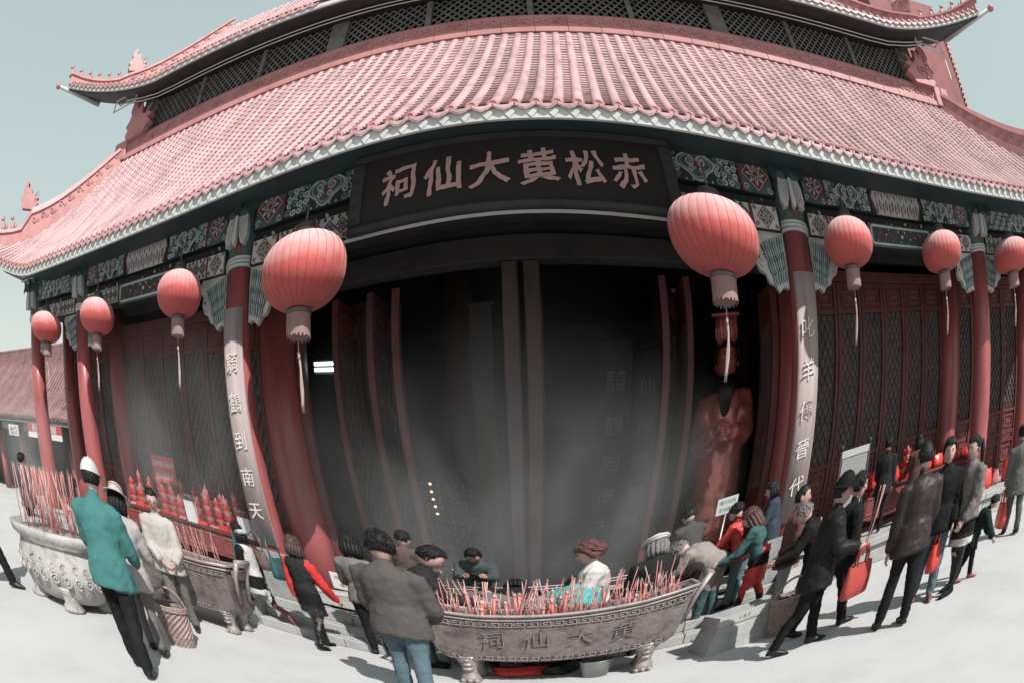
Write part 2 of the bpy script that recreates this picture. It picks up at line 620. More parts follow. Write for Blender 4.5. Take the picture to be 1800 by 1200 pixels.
def rhombus_panel(w, h):
    m = MB()
    m.box((0, .02, 0), (w, .04, h), 1)
    n = int(w / .075)
    for j, z in enumerate((-.25, .25)):
        for i in range(n):
            x = (i + .5 - n / 2) * w / n
            zz = z * h + ((i % 2) - .5) * h * .1
            m.prism([(x + .03, zz), (x, zz + h * .2), (x - .03, zz), (x, zz - h * .2)], -.006, 0, 3)
            m.prism([(x + .013, zz), (x, zz + h * .1), (x - .013, zz), (x, zz - h * .1)], -.009, 0, 1)
    e = [(-w / 2, h / 2), (-w / 2 - .1, 0), (-w / 2, -h / 2), (w / 2, -h / 2), (w / 2 + .1, 0), (w / 2, h / 2)]
    m.prism(e, .001, .038, 1)
    for s in (-1, 1):
        ribbon([(s * w / 2, h / 2), (s * (w / 2 + .1), 0), (s * w / 2, -h / 2)], .045, -.01, .02, m, 3)
        ribbon([(s * (w / 2 + .06), h / 2), (s * (w / 2 + .16), 0), (s * (w / 2 + .06), -h / 2)], .03, -.012, .02, m, 0)
    return m


def dragon_panel(w, h):
    m = MB()
    m.box((0, .02, 0), (w, .04, h), 2)
    q = []
    for cx_, cz_, a0 in ((w * .44, h * .25, 0), (-w * .44, h * .25, 1), (-w * .44, -h * .25, 2), (w * .44, -h * .25, 3)):
        for i in range(4):
            a = (a0 + i / 3) * math.pi / 2
            q.append((cx_ + h * .14 * math.cos(a), cz_ + h * .14 * math.sin(a)))
    ribbon(q, .028, -.014, 0, m, 1, True)
    m.prism([(x * .93, z * .82) for x, z in q], -.004, 0, 0)
    for s in (-1, 1):
        pts = [(s * (.05 + .36 * w * i / 16), .16 * h * math.sin(i * 1.05)) for i in range(17)]
        ribbon(pts, .028, -.012, 0, m, 3)
        for i in range(1, 16, 2):
            leaf(pts[i][0], pts[i][1], .05, .03, i * 1.7, -.010, 0, m, 1 if i % 4 == 1 else 3)
    for i in range(14):
        leaf((i - 6.5) * w * .06, (.26 if i % 2 else -.26) * h, .03, .022, i * 2.2, -.008, 0, m, 4 if i % 3 else 1)
    m.prism([(.03 * math.cos(i), .03 * math.sin(i)) for i in range(6)], -.014, 0, 1)
    return m


def diamond_panel(w, h):
    """dark-and-white leaf lattice"""
    m = MB()
    m.box((0, .02, 0), (w, .04, h), 1)
    n = max(1, round(w / (h * .62)))
    for i in range(n):
        cx_ = (i + .5 - n / 2) * w / n
        k = min(h, w / n) * .46
        for j in range(8):
            a = j * math.pi / 4 + .39
            leaf(cx_ + k * .12 * math.cos(a), k * .12 * math.sin(a), k * .8, k * .25, a, -.01, 0, m, 0 if j % 2 else 5)
            leaf(cx_ + k * .3 * math.cos(a), k * .3 * math.sin(a), k * .3, k * .1, a, -.014, 0, m, 1)
        ribbon([(cx_ + k * 1.1 * math.cos(j * math.pi / 2), k * 1.1 * math.sin(j * math.pi / 2)) for j in range(4)], .014, -.012, 0, m, 3, True)
    for s in (-1, 1):
        for i in range(int(w / .09)):
            leaf(-w / 2 + (i + .5) * .09, s * h * .5, .055, .04, -s * math.pi / 2, -.008, 0, m, 0 if i % 2 else 3)
    return m


_pc = {}


def panel(fn, w, h, x, z, y, parent, name, *a):
    k = (fn.__name__, round(w, 3), round(h, 3), a)
    if k not in _pc:
        _pc[k] = fn(w - .004, h, *a).mesh(name, PAINT)
    return obj(name, _pc[k], parent, (x, y, z))


Z1, Z2, Z3, Z4 = 4.60, 4.86, 5.0, 5.46     # lower beam, recessed strip, upper beam
BAYS = [(-10.3, -7.97), (-7.97, -3.22), (-3.22, 3.22), (3.22, 7.97), (7.97, 11.0)]
for bi, (xa, xb) in enumerate(BAYS):
    xa2, xb2 = xa + .25, xb - .25
    W = xb2 - xa2
    bm = MB()
    bm.box(((xa2 + xb2) / 2, .0, (Z1 + Z2) / 2), (W, .30, Z2 - Z1))
    bm.box(((xa2 + xb2) / 2, .06, (Z2 + Z3) / 2), (W, .22, Z3 - Z2))
    bm.box(((xa2 + xb2) / 2, .0, (Z3 + Z4) / 2), (W, .34, Z4 - Z3))
    beam = bm.build('painted_beam', M_DARK, hall)
    # painted and carved fields, each a piece of its own
    yl, yu = -.19, -.21
    hl, hu = Z2 - Z1, Z4 - Z3
    zl, zu = (Z1 + Z2) / 2, (Z3 + Z4) / 2
    if W > 5:
        side = 1.45
        for s in (-1, 1):
            xe = xa2 if s < 0 else xb2
            x = xe - s * .26
            panel(flower_panel, .46, hu, x, zu, yu, beam, 'flower_panel', False)
            panel(scroll_panel, 1.12, hu, xe - s * 1.1, zu, yu, beam, 'scroll_panel')
            panel(flower_panel, .40, hl, xe - s * .24, zl, yl, beam, 'flower_panel', True)
            panel(diamond_panel, 1.15, hl, xe - s * 1.06, zl, yl, beam, 'leaf_panel')
            for xx in (.505, 1.68):
                MB().box((0, 0, 0), (.035, .03, hu)).build('painted_strip', M_BROWNR, beam, (xe - s * xx, yu + .0, zu))
            MB().box((0, 0, 0), (.03, .03, hl)).build('painted_strip', M_BROWNR, beam, (xe - s * .46, yl, zl))
        MB().box((0, 0, 0), (3.0, .05, .05)).box((0, .01, -.055), (3.06, .03, .025)).build('white_moulding', mat('white_gloss', (.95,.96,.96), .5, var=.04), beam, (0, -.2, Z1 - .005))
        MB().box((0, 0, 0), (3.0, .03, hl)).build('plain_field', M_DARK, beam, (0, yl, zl + .02))
    elif W > 3:
        cxm = (xa2 + xb2) / 2
        for s in (-1, 1):
            xe = xa2 if s < 0 else xb2
            panel(flower_panel, .42, hu, xe - s * .24, zu, yu, beam, 'flower_panel', False)
            panel(scroll_panel, .95, hu, xe - s * .95, zu, yu, beam, 'scroll_panel')
            panel(flower_panel, .36, hl, xe - s * .21, zl, yl, beam, 'flower_panel', True)
            panel(diamond_panel, .82, hl, xe - s * .83, zl, yl, beam, 'leaf_panel')
            for xx in (.465,):
                MB().box((0, 0, 0), (.03, .03, hu)).build('painted_strip', M_BROWNR, beam, (xe - s * xx, yu, zu))
                MB().box((0, 0, 0), (.03, .03, hl)).build('painted_strip', M_BROWNR, beam, (xe - s * (xx - .06), yl, zl))
        panel(rhombus_panel, W - 3.15, hu, cxm, zu, yu, beam, 'rhombus_panel')
        panel(dragon_panel, W - 2.6, hl + .06, cxm, zl - .03, yl - .01, beam, 'dragon_panel')
    else:
        cxm = (xa2 + xb2) / 2
        panel(scroll_panel, W - .5, hu, cxm, zu, yu, beam, 'scroll_panel')
        for s in (-1, 1):
            panel(flower_panel, .24, hu, cxm + s * (W / 2 - .125), zu, yu, beam, 'flower_panel', False)
            panel(diamond_panel, W / 2 - .25, hl, cxm + s * (W / 4 + .1), zl, yl, beam, 'leaf_panel')
        panel(flower_panel, .42, hl, cxm, zl, yl - .004, beam, 'flower_panel', True)
    # vine painted along the recessed strip
    vn = MB()
    nvs = int(W / .05)
    pts = [(xa2 + .15 + (W - .3) * i / nvs, (Z2 + Z3) / 2 + .028 * math.sin(i * .55)) for i in range(nvs + 1)]
    for i in range(0, nvs, 3):
        if W > 5 and abs(pts[i][0]) < 1.7:
            continue
        if (i // 12) % 3 == 2:
            continue
        leaf(pts[i][0], pts[i][1], .075, .04, i * 1.9, -.062, -.049, vn, (i // 3) % 3)
    vn.build('painted_vine', [M_TEAL, M_WHITE, M_BROWNR], beam)

# corner brackets under the beams beside the front columns: carved phoenix wings
wing = MB()
out = [(0, 0), (0, -.62), (.1, -.6), (.17, -.66), (.24, -.58), (.33, -.55), (.38, -.46), (.47, -.43), (.52, -.33), (.5, -.22), (.56, -.16), (.58, -.07), (.52, 0)]
wing.prism(out, -.05, .05, 0)
ribbon([(p[0] * .985 + .003, p[1] * .985 - .004) for p in out[1:]], .022, -.062, -.03, wing, 0)
for row, (n, r0, l, mi) in enumerate(((9, .06, .26, 2), (8, .05, .2, 1), (6, .04, .15, 1))):
    for i in range(n):
        x = .03 + i * (.3 - row * .03) / n
        z = -.04 - row * .165 - i * .012
        leaf(x, z - .24 + row * .03, l, .042, math.pi / 2 - .05 * i, -.066 - .006 * (2 - row), -.04, wing, 2 if (i + row) % 3 else 1)
        leaf(x, z - .23 + row * .03, l * .8, .012, math.pi / 2 - .05 * i, -.074 - .006 * (2 - row), -.04, wing, 0)
spiral(.46, -.09, .07, 1.6, 1, .02, -.075, -.03, wing, 0)
spiral(.4, -.3, .09, 1.4, -1, .022, -.07, -.03, wing, 0)
for i in range(16):
    leaf(.3 + .15 * random.random(), -.38 + .24 * random.random(), .045, .035, random.random() * 6, -.07, -.04, wing, (0, 3)[i % 2])
wing_me = wing.mesh('corner_bracket', [M_WHITE, M_TEALL, M_TEAL, M_BROWNR])
wing2 = MB()
wing2.v, wing2.m, wing2.s = [(-x, y, z) for x, y, z in wing.v], wing.m, wing.s
wing2.f = [f[::-1] for f in wing.f]
wing2_me = wing2.mesh('corner_bracket', [M_WHITE, M_TEALL, M_TEAL, M_BROWNR])
for x in FX:
    if x < 10:
        obj('corner_bracket', wing_me, hall, (x + .24, -.02, Z1 - .003))
    if x > -10:
        obj('corner_bracket', wing2_me, hall, (x - .24, -.02, Z1 - .003))
# bird-headed brackets above the front columns
bird = MB()
for s in (-1, 1):
    out = [(s * .03, .42), (s * .12, .4), (s * .2, .1), (s * .21, -.06), (s * .17, -.15), (s * .1, -.13), (s * .05, -.02), (s * .02, .15)]
    bird.prism(out, -.12, .0, 0)
    for i in range(5):
        for j in range(4):
            leaf(s * (.07 + .03 * j), -.02 + i * .06 - .03 * j, .06, .03, -math.pi / 2 + s * .2, -.135, -.11, bird, 0 if (i + j) % 2 else 3)
    out = [(s * .02, .42), (s * .16, .46), (s * .3, .46), (s * .26, .3), (s * .14, .2), (s * .05, .2)]
    bird.prism(out, -.16, .05, 1)
    for i in range(5):
        leaf(s * (.06 + .045 * i), .42 - .02 * i, .16, .03, -math.pi / 2 + s * .3, -.175, -.15, bird, 2)
bird.prism([(.0, -.18), (.035, -.12), (.022, .2), (0, .28), (-.022, .2), (-.035, -.12)], -.2, -.1, 3)
bird.prism([(-.06, .46), (-.075, .3), (-.03, .2), (.03, .2), (.075, .3), (.06, .46)], -.22, .0, 2)
bird_me = bird.mesh('bird_bracket', [M_WHITE, M_TEAL, M_TEALD, M_OFFW])
fr = MB()
for (c, d) in (((0, 0, .11), (.1, .02, .02)), ((0, 0, -.11), (.1, .02, .02)), ((-.045, 0, 0), (.014, .02, .22)), ((.045, 0, 0), (.014, .02, .22))):
    fr.box(c, d)
fr_me = fr.mesh('bracket_frame', M_OFFW)
for x in FX:
    o = obj('bird_bracket', bird_me, hall, (x, -.24, 4.98))
    obj('bracket_frame', fr_me, o, (0, -.22, .48))
# eaves board, mouldings, soffit (lower roof)
b = MB()
b.box((.35, -.28, 5.50), (22.2, .18, .07))
b.box((.35, -.36, 5.565), (22.2, .06, .05), 1)
b.box((.35, -.40, 5.46), (22.2, .05, .03), 1)
b.build('eaves_moulding', [M_TEALD, M_OFFW], hall)
# roofs ------------------------------------------------------------------------


class Roof:
    def __init__(s, xl, xr, ytop, ztop, yeave, zeave, up0l, up0r, upa, upp, a=.72, cut=1.0):
        s.__dict__.update(locals())

    def up(s, x):
        e = max(0, s.up0l - x, x - s.up0r)
        return s.upa * e ** s.upp

    def pt(s, x, t):
        y = s.yeave + (s.ytop - s.yeave) * t - .35 * s.up(x) * (1 - t) ** 2
        z = s.zeave + (s.ztop - s.zeave) * (s.a * t + (1 - s.a) * t * t) + s.up(x) * (1 - t) ** 1.6
        return Vector((x, y, z))

    def tmax(s, x):
        e = max(0, s.xl - x, x - s.xr)
        return max(0, s.cut - e / (s.ytop - s.yeave))


def build_roof(rf, rname, spacing, r, xs_from, xs_to, skip=None, courses=30):
    L = rf.ytop - rf.yeave
    x0, x1 = rf.xl - L + .25, rf.xr + L - .25
    # sheet beneath the tiles (front slope) plus a rough back and side slope so the roof is closed
    sh = MB()
    nx, ntt = 70, 10
    for i in range(nx + 1):
        x = x0 - .2 + (x1 - x0 + .4) * i / nx
        tm = max(rf.tmax(x), .02)
        for j in range(ntt + 1):
            p = rf.pt(x, tm * j / ntt)
            sh.v.append((p.x, p.y + .02, p.z - .03))
    for i in range(nx):
        for j in range(ntt):
            a = i * (ntt + 1) + j
            sh.f.append((a, a + ntt + 1, a + ntt + 2, a + 1))
            sh.m.append(0)
            sh.s.append(True)
    root = sh.build(rname, M_PAN, hall)
    # meshes of one row, made again only where the eaves turn up or a hip cuts the row short
    cache = {}

    def row(x, kind):
        tm = rf.tmax(x)
        k = (kind, round(x, 3) if (rf.up(x) > 0 or tm < rf.cut) else 0)
        if k in cache:
            return cache[k]
        m = MB()
        o = Vector((x, 0, 0))
        if kind == 'roll':
            n = max(5, int(22 * tm))
            pts = [rf.pt(x, tm * i / n) - o for i in range(n + 1)]
            P, RR = [], []
            for i, p in enumerate(pts):               # each roll tile laps a little over the next
                P.append(p)
                RR.append(r * 1.05)
                if i < n:
                    q = pts[i] + (pts[i + 1] - pts[i]) * .93
                    P.append(q)
                    RR.append(r * .985)
            ns = 7
            for p, q in zip(P, RR):
                for j in range(ns + 1):
                    a = math.pi * j / ns
                    m.v.append((p.x + q * math.cos(a), p.y - q * .25 * math.sin(a), p.z + q * math.sin(a) + .012))
            for i in range(len(P) - 1):
                for j in range(ns):
                    a = i * (ns + 1) + j
                    m.f.append((a, a + ns + 1, a + ns + 2, a + 1))
                    m.m.append(0)
                    m.s.append(True)
        elif kind == 'pan':
            n = max(4, int(courses * tm))
            hw = spacing / 2
            for i in range(n):
                for e in (0, 1):
                    p = rf.pt(x, tm * (i + e) / n) - o
                    for u, dz in ((-1, .02), (-.4, 0), (.4, 0), (1, .02)):
                        m.v.append((p.x + u * hw * .9, p.y - (.02 if e == 0 else 0), p.z + dz + .012 + (.016 if e == 0 else .0)))
            for i in range(n):
                a = i * 8
                for j in range(3):
                    m.f.append((a + j, a + j + 1, a + j + 5, a + j + 4))
                    m.m.append(0)
                    m.s.append(False)
                    m.f.append((a + j, a + j + 4 - 8 if i else a + j, a + j + 5 - 8 if i else a + j + 1, a + j + 1) if i else (a + j, a + j + 1, a + j + 5, a + j + 4))
                    m.m.append(0)
                    m.s.append(False)
        cache[k] = m.mesh(kind + '_tile_row', [M_TILE if kind == 'roll' else M_PAN])
        return cache[k]

    capm = MB()
    capm.lathe([(0, -.012), (r * .55, -.012), (r * .62, -.02), (r * .8, -.02), (r * 1.15, -.004), (r * 1.15, .05)], 12)
    capm.xf(Matrix.Rotation(R(90), 4, 'X'))
    cap_me = capm.xf(Matrix.Scale(-1, 4, (0, 1, 0))).mesh('end_cap', [M_RIDGE])
    cap_me.flip_normals()
    dr = MB()
    w = spacing * .46
    dr.prism([(-w, .02), (-w * .5, -.012), (w * .5, -.012), (w, .02), (w * .97, -.03), (w * .62, -.062), (w * .3, -.075), (0, -.088), (-w * .3, -.075), (-w * .62, -.062), (-w * .97, -.03)], -.012, .006)
    ribbon([(-w * .8, -.02), (-w * .5, -.045), (0, -.066), (w * .5, -.045), (w * .8, -.02)], .008, -.018, -.01, dr, 0)
    dr_me = dr.mesh('drip_tile', [M_TILE])
    i = 0
    x = x0
    while x <= x1:
        if not (skip and skip(x)):
            if rf.tmax(x) > .03:
                p = rf.pt(x, 0)
                obj('roll_tile_row', row(x, 'roll'), root, (x, 0, 0))
                obj('end_cap', cap_me, root, (x, p.y - .015, p.z + .03))
                xp = x + spacing / 2
                if rf.tmax(xp) > .03:
                    obj('pan_tile_row', row(xp, 'pan'), root, (xp, 0, 0))
                    q = rf.pt(xp, 0)
                    e = obj('drip_tile', dr_me, root, (xp, q.y - .03, q.z + .012))
        x += spacing
    return root


RL = Roof(-8.85, 9.35, 1.9, 8.55, -1.35, 5.29, -9.2, 9.6, .2, 1.5)
roof1 = build_roof(RL, 'lower_roof', .185, .054, None, None)
RU = Roof(-7.7, 7.5, 4.6, 13.4, .95, 9.85, -7.4, 7.6, .15, 1.5, a=.6)
roof2 = build_roof(RU, 'upper_roof', .2, .066, None, None, skip=lambda x: -3.4 < x < 5.2)


def eave_strip(rf, x0, x1, n, rows, parent, name, mats):
    """rows: (dy, dz) corners of a cross-section swept along the eaves"""
    m = MB()
    k = len(rows)
    for i in range(n + 1):
        x = x0 + (x1 - x0) * i / n
        p = rf.pt(x, 0)
        for dy, dz in rows:
            m.v.append((x, p.y + dy, p.z + dz))
    for i in range(n):
        for j in range(k):
            a, b_ = i * k + j, i * k + (j + 1) % k
            m.f.append((a, b_, b_ + k, a + k))
            m.m.append(0)
            m.s.append(False)
    m.f += [tuple(range(k)), tuple(n * k + j for j in range(k - 1, -1, -1))]
    m.m += [0, 0]
    m.s += [False, False]
    return m.build(name, mats, parent)


# pale fascia with its lit triangles, then the dark teal soffit board
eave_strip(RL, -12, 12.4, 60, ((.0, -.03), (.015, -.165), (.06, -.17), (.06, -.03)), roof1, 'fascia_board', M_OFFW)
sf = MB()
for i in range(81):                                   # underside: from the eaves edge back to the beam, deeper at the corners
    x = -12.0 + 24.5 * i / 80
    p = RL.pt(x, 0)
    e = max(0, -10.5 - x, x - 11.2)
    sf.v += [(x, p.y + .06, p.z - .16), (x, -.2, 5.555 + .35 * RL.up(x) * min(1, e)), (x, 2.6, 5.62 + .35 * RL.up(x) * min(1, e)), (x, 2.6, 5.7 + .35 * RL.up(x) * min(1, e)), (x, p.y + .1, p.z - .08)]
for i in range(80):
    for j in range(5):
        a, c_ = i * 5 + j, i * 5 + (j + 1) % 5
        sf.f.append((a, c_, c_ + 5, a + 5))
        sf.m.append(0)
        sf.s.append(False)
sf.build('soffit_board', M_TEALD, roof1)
lit_tri = MB()  # triangles added in the shape of sunlight between drip-tile shadows
lit_tri.add([(-.07, 0, 0), (.07, 0, 0), (0, .01, -.10), (0, .09, -.0), ], [(0, 2, 1), (1, 2, 3), (0, 3, 2)])
tri_me = lit_tri.mesh('fascia_tooth', M_OFFW)
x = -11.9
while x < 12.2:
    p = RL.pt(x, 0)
    obj('fascia_tooth', tri_me, roof1, (x, p.y - .008, p.z - .06))
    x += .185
eave_strip(RU, -11.2, 11.0, 60, ((.0, -.02), (.0, -.12), (.06, -.14), (.06, -.02)), roof2, 'fascia_board', M_WHITE)
eave_strip(RU, -11.2, 11.0, 60, ((.03, -.12), (.08, -.17), (1.2, .05), (1.2, .2), (.1, -.06)), roof2, 'soffit_board', M_DARK)
# thin white lamp tube along the upper soffit
lt = MB()
for dz in (0, .09):
    lt.tube([RU.pt(-8.9 + 18 * i / 30, 0) + Vector((0, .55 + dz, -.16 - dz * .4)) for i in range(31)], .014, 6)
lt.build('lamp_tube', M_OFFW, roof2)


# ridge band on top of the lower roof: carved ceramic panels between mouldings
ridge = part('ridge_band', hall, (0, 0, 0))
wave = MB()
wave.box((0, 0, .28), (.498, .16, .30), ch=.008)
for k in range(2):
    spiral(-.12 + k * .2, .29, .075, 1.4, 1 if k else -1, .02, -.105, -.07, wave, 0, 1.0 + k)
ribbon([(-.22 + .44 * i / 14, .26 + .05 * math.sin(i * .9)) for i in range(15)], .02, -.10, -.07, wave, 0)
ribbon([(-.2 + .4 * i / 14, .34 + .035 * math.sin(i * 1.1 + 1)) for i in range(15)], .016, -.10, -.07, wave, 0)
wave_me = wave.mesh('ridge_panel', M_RIDGE)
flat_me = MB().box((0, 0, .065), (.497, .2, .13), ch=.008).mesh('ridge_base_panel', M_RIDGE)
n = 36
RX0, RX1 = RL.xl, RL.xr
for i in range(n):
    x = RX0 + (RX1 - RX0) * (i + .5) / n
    o = obj('ridge_panel', wave_me, ridge, (x, 1.88, 8.5))
    o.scale = ((RX1 - RX0) / n / .5, 1, 1)
    o = obj('ridge_base_panel', flat_me, ridge, (x, 1.86, 8.5))
    o.scale = ((RX1 - RX0) / n / .5, 1, 1)
b = MB()
b.tube([(RX0 - .1, 1.86, 8.965), (RX1 + .1, 1.86, 8.965)], .045, 10)
b.tube([(RX0 - .1, 1.84, 8.65), (RX1 + .1, 1.84, 8.65)], .02, 8)
b.box(((RX0 + RX1) / 2, 1.98, 8.74), (RX1 - RX0, .12, .44))
b.build('ridge_moulding', M_RIDGE, ridge)


scroll_me = []
for k in (1, -1):
    rel = MB()
    spiral(-.04, 0, .085, 1.3, k, .018, -.012, 0, rel, 0)
    ribbon([(-.04 + .085, 0), (.05, .05), (.09, -.04), (.14, .04)], .016, -.01, 0, rel, 0)
    scroll_me.append(rel.mesh('hip_scroll', M_RIDGE))


def hip(rf, side, base_t0, parent, hgt, name, xc, yc):
    """ridge running down the hip from the top corner to the turned-up tip"""
    pts = []
    L = rf.ytop - rf.yeave
    for i in range(17):
        t = i / 16
        x = xc + side * t * (L - .15)
        p = rf.pt(x, max(0, 1 - t) * .985)
        pts.append(p)
    m = MB()
    for i, p in enumerate(pts):
        d = (pts[min(i + 1, 16)] - pts[max(i - 1, 0)]).normalized()
        nrm_ = Vector((d.y, -d.x, 0)).normalized()
        h = hgt * (1.0 + (.55 * i / 11 if rf is RL else 0) if i < 11 else .8)
        for a, z in ((-.11, 0), (-.11, h * .32), (-.075, h * .36), (-.075, h * .74), (-.12, h * .8), (-.09, h), (.09, h), (.12, h * .8), (.075, h * .74), (.075, h * .36), (.11, h * .32), (.11, 0)):
            m.v.append(tuple(p + nrm_ * a + Vector((0, 0, z - .06))))
    k = 12
    for i in range(16):
        for j in range(k - 1):
            a = i * k + j
            m.f.append((a, a + k, a + k + 1, a + 1))
            m.m.append(0)
            m.s.append(False)
    m.f += [tuple(range(k)), tuple(16 * k + j for j in range(k - 1, -1, -1))]
    m.m += [0, 0]
    m.s += [False, False]
    o = m.build(name, M_RIDGE, parent)
    # low relief scrolls on the side that faces the court
    for i in range(10):
        p, q = pts[i], pts[i + 1]
        d = (q - p).normalized()
        nn = Vector((d.y, -d.x, 0)).normalized()
        if nn.y > 0:
            nn = -nn
        obj('hip_scroll', scroll_me[i % 2], parent, (p + q) / 2 + nn * .085 + Vector((0, 0, hgt * (.5 + (.3 * i / 11 if rf is RL else 0)))), math.atan2(-nn.x, nn.y) + math.pi)
    return pts


def beast_mesh(s=1.0):
    m = MB()
    m.tube([(0, .0, 0), (0, -.01, .06), (0, .0, .13), (0, -.02, .19)], [.055, .06, .045, .032], 7)
    m.ball((0, -.045, .225), (.034, .05, .034), 7, 5)
    m.tube([(0, .05, .03), (0, .09, .1), (0, .07, .17)], [.02, .018, .006], 5)
    for sx in (-1, 1):
        m.tube([(sx * .03, -.05, 0), (sx * .028, -.045, .09)], [.016, .02], 5)
        m.tube([(sx * .02, -.02, .245), (sx * .025, .0, .285)], [.01, .003], 4)
    m.xf(Matrix.Scale(s, 4))
    return m.mesh('ridge_beast', M_RIDGE)


def dragon_mesh():
    """ridge-end dragon: upright curling tail fin, open jaws biting the ridge"""
    m = MB()
    out = [(-.05, 0), (.45, 0), (.52, .1), (.47, .2), (.56, .3), (.48, .38), (.44, .5), (.5, .62), (.46, .78), (.37, .86), (.3, .8), (.33, .7), (.26, .6), (.2, .68), (.13, .62), (.1, .45), (0, .4), (-.12, .42), (-.2, .36), (-.1, .3), (-.22, .2), (-.12, .12)]
    m.prism(out, -.09, .09, 0)
    ribbon([(p[0] * .93 + .01, p[1] * .93 + .02) for p in out[4:17]], .03, -.115, -.06, m, 0)
    spiral(.2, .26, .12, 1.4, 1, .028, -.125, -.06, m, 0)
    spiral(.39, .68, .08, 1.3, -1, .022, -.12, -.06, m, 0)
    for i in range(5):
        leaf(.3 + .02 * i, .14 + .09 * i, .12, .05, .6 + .15 * i, -.12, -.07, m, 0)
    for s in (-1, 1):
        m.tube([(-.02, s * .07, .38), (-.1, s * .1, .5), (-.22, s * .1, .55)], [.022, .018, .004], 5)
        m.ball((-.06, s * .09, .33), .03, 6, 5)
    for i in range(4):
        m.prism([(-.18 + i * .03, .22), (-.165 + i * .03, .17), (-.15 + i * .03, .22)], -.06, .06, 0)
    return m.mesh('ridge_dragon', M_RIDGE)


dr_me = dragon_mesh()
be_me = beast_mesh(1.25)
for side, xc, rf, pa in ((-1, RL.xl, RL, roof1), (1, RL.xr, RL, roof1)):
    pts = hip(rf, side, 0, pa, .52, 'hip_ridge', xc, rf.ytop)
    o = obj('ridge_dragon', dr_me, ridge, (xc - side * .75, 1.75, 8.92), rz=0 if side > 0 else math.pi)
    o.scale = (1.25, 1.25, 1.25)
    o = obj('ridge_dragon', dr_me, pa, pts[10] + Vector((0, 0, .68)), rz=R(-45) if side > 0 else R(225))
    o.scale = (.8, .8, .8)
    for i in range(4):
        p = pts[12 + i] + Vector((0, 0, .34))
        obj('ridge_beast', be_me, pa, p, rz=R(45) * side)
    MB().box((0, 0, 0), (.5, .16, .5), ch=.02).build('ridge_end_block', M_RIDGE, ridge, (xc + side * .05, 1.8, 8.75))
for side, xc in ((-1, RU.xl), (1, RU.xr)):
    pts = hip(RU, side, 0, roof2, .46, 'hip_ridge', xc, RU.ytop)
    o = obj('ridge_dragon', dr_me, roof2, pts[9] + Vector((0, 0, .36)), rz=R(-45) if side > 0 else R(225))
    o.scale = (.85, .85, .85)
    for i in range(6):
        q = pts[11] + (pts[16] - pts[11]) * (i / 5)
        q.z = interp(q.x * side, [p.x * side for p in pts], [p.z for p in pts])
        obj('ridge_beast', be_me, roof2, q + Vector((0, 0, .2)), rz=R(45) * side)
    # carved tip under the corner
    tipm = MB()
    tipm.tube([pts[13] + Vector((0, .3, -.28)), pts[16] + Vector((side * .25, -.2, -.1))], [.07, .05], 6)
    tipm.ball(pts[16] + Vector((side * .3, -.24, -.08)), .09, 8, 6, 1)
    tipm.build('corner_rafter', [M_OFFW, M_RIDGE], roof2)

# upper storey: posts, sill and diagonal lattice windows
UZ0, UZ1, UY = 9.05, 10.35, 2.15
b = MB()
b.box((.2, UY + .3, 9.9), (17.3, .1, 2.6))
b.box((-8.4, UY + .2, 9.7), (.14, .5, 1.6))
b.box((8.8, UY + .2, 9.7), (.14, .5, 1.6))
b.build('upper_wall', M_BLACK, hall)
b = MB()
b.box((.2, UY, UZ0 - .02), (16.9, .3, .12), ch=.01)
b.box((.2, UY, UZ1 + .06), (16.9, .3, .14))
b.build('window_sill', M_GREYW, hall)
WN = 10


def lattice_mesh(w, h, pitch, bar, y, ang=45, name='lattice', mats=None, depth=.03):
    m = MB()
    t = math.tan(R(ang))
    for s in (-1, 1):
        c = -(w + h / t)
        while c < w + h / t:
            # line x = c + s*z/t , z in [0,h], clipped to x in [0,w]
            z0, z1 = 0.0, h
            xa, xb = c, c + s * h / t
            lo, hi = 0.0, 1.0
            dx = xb - xa
            for bound, sg in ((0, 1), (w, -1)):
                f0, f1 = (xa - bound) * sg, (xb - bound) * sg
                if f0 < 0 and f1 < 0:
                    lo, hi = 1, 0
                elif f0 < 0:
                    lo = max(lo, f0 / (f0 - f1))
                elif f1 < 0:
                    hi = min(hi, f0 / (f0 - f1))
            if hi - lo > .02:
                p = (xa + dx * lo - w / 2, h * lo - h / 2)
                q = (xa + dx * hi - w / 2, h * hi - h / 2)
                yy = y + (0 if s > 0 else depth * .4)
                ribbon([p, q], bar, yy - depth / 2, yy + depth / 2, m, 0)
            c += pitch
    return m.mesh(name, mats or M_LATT)


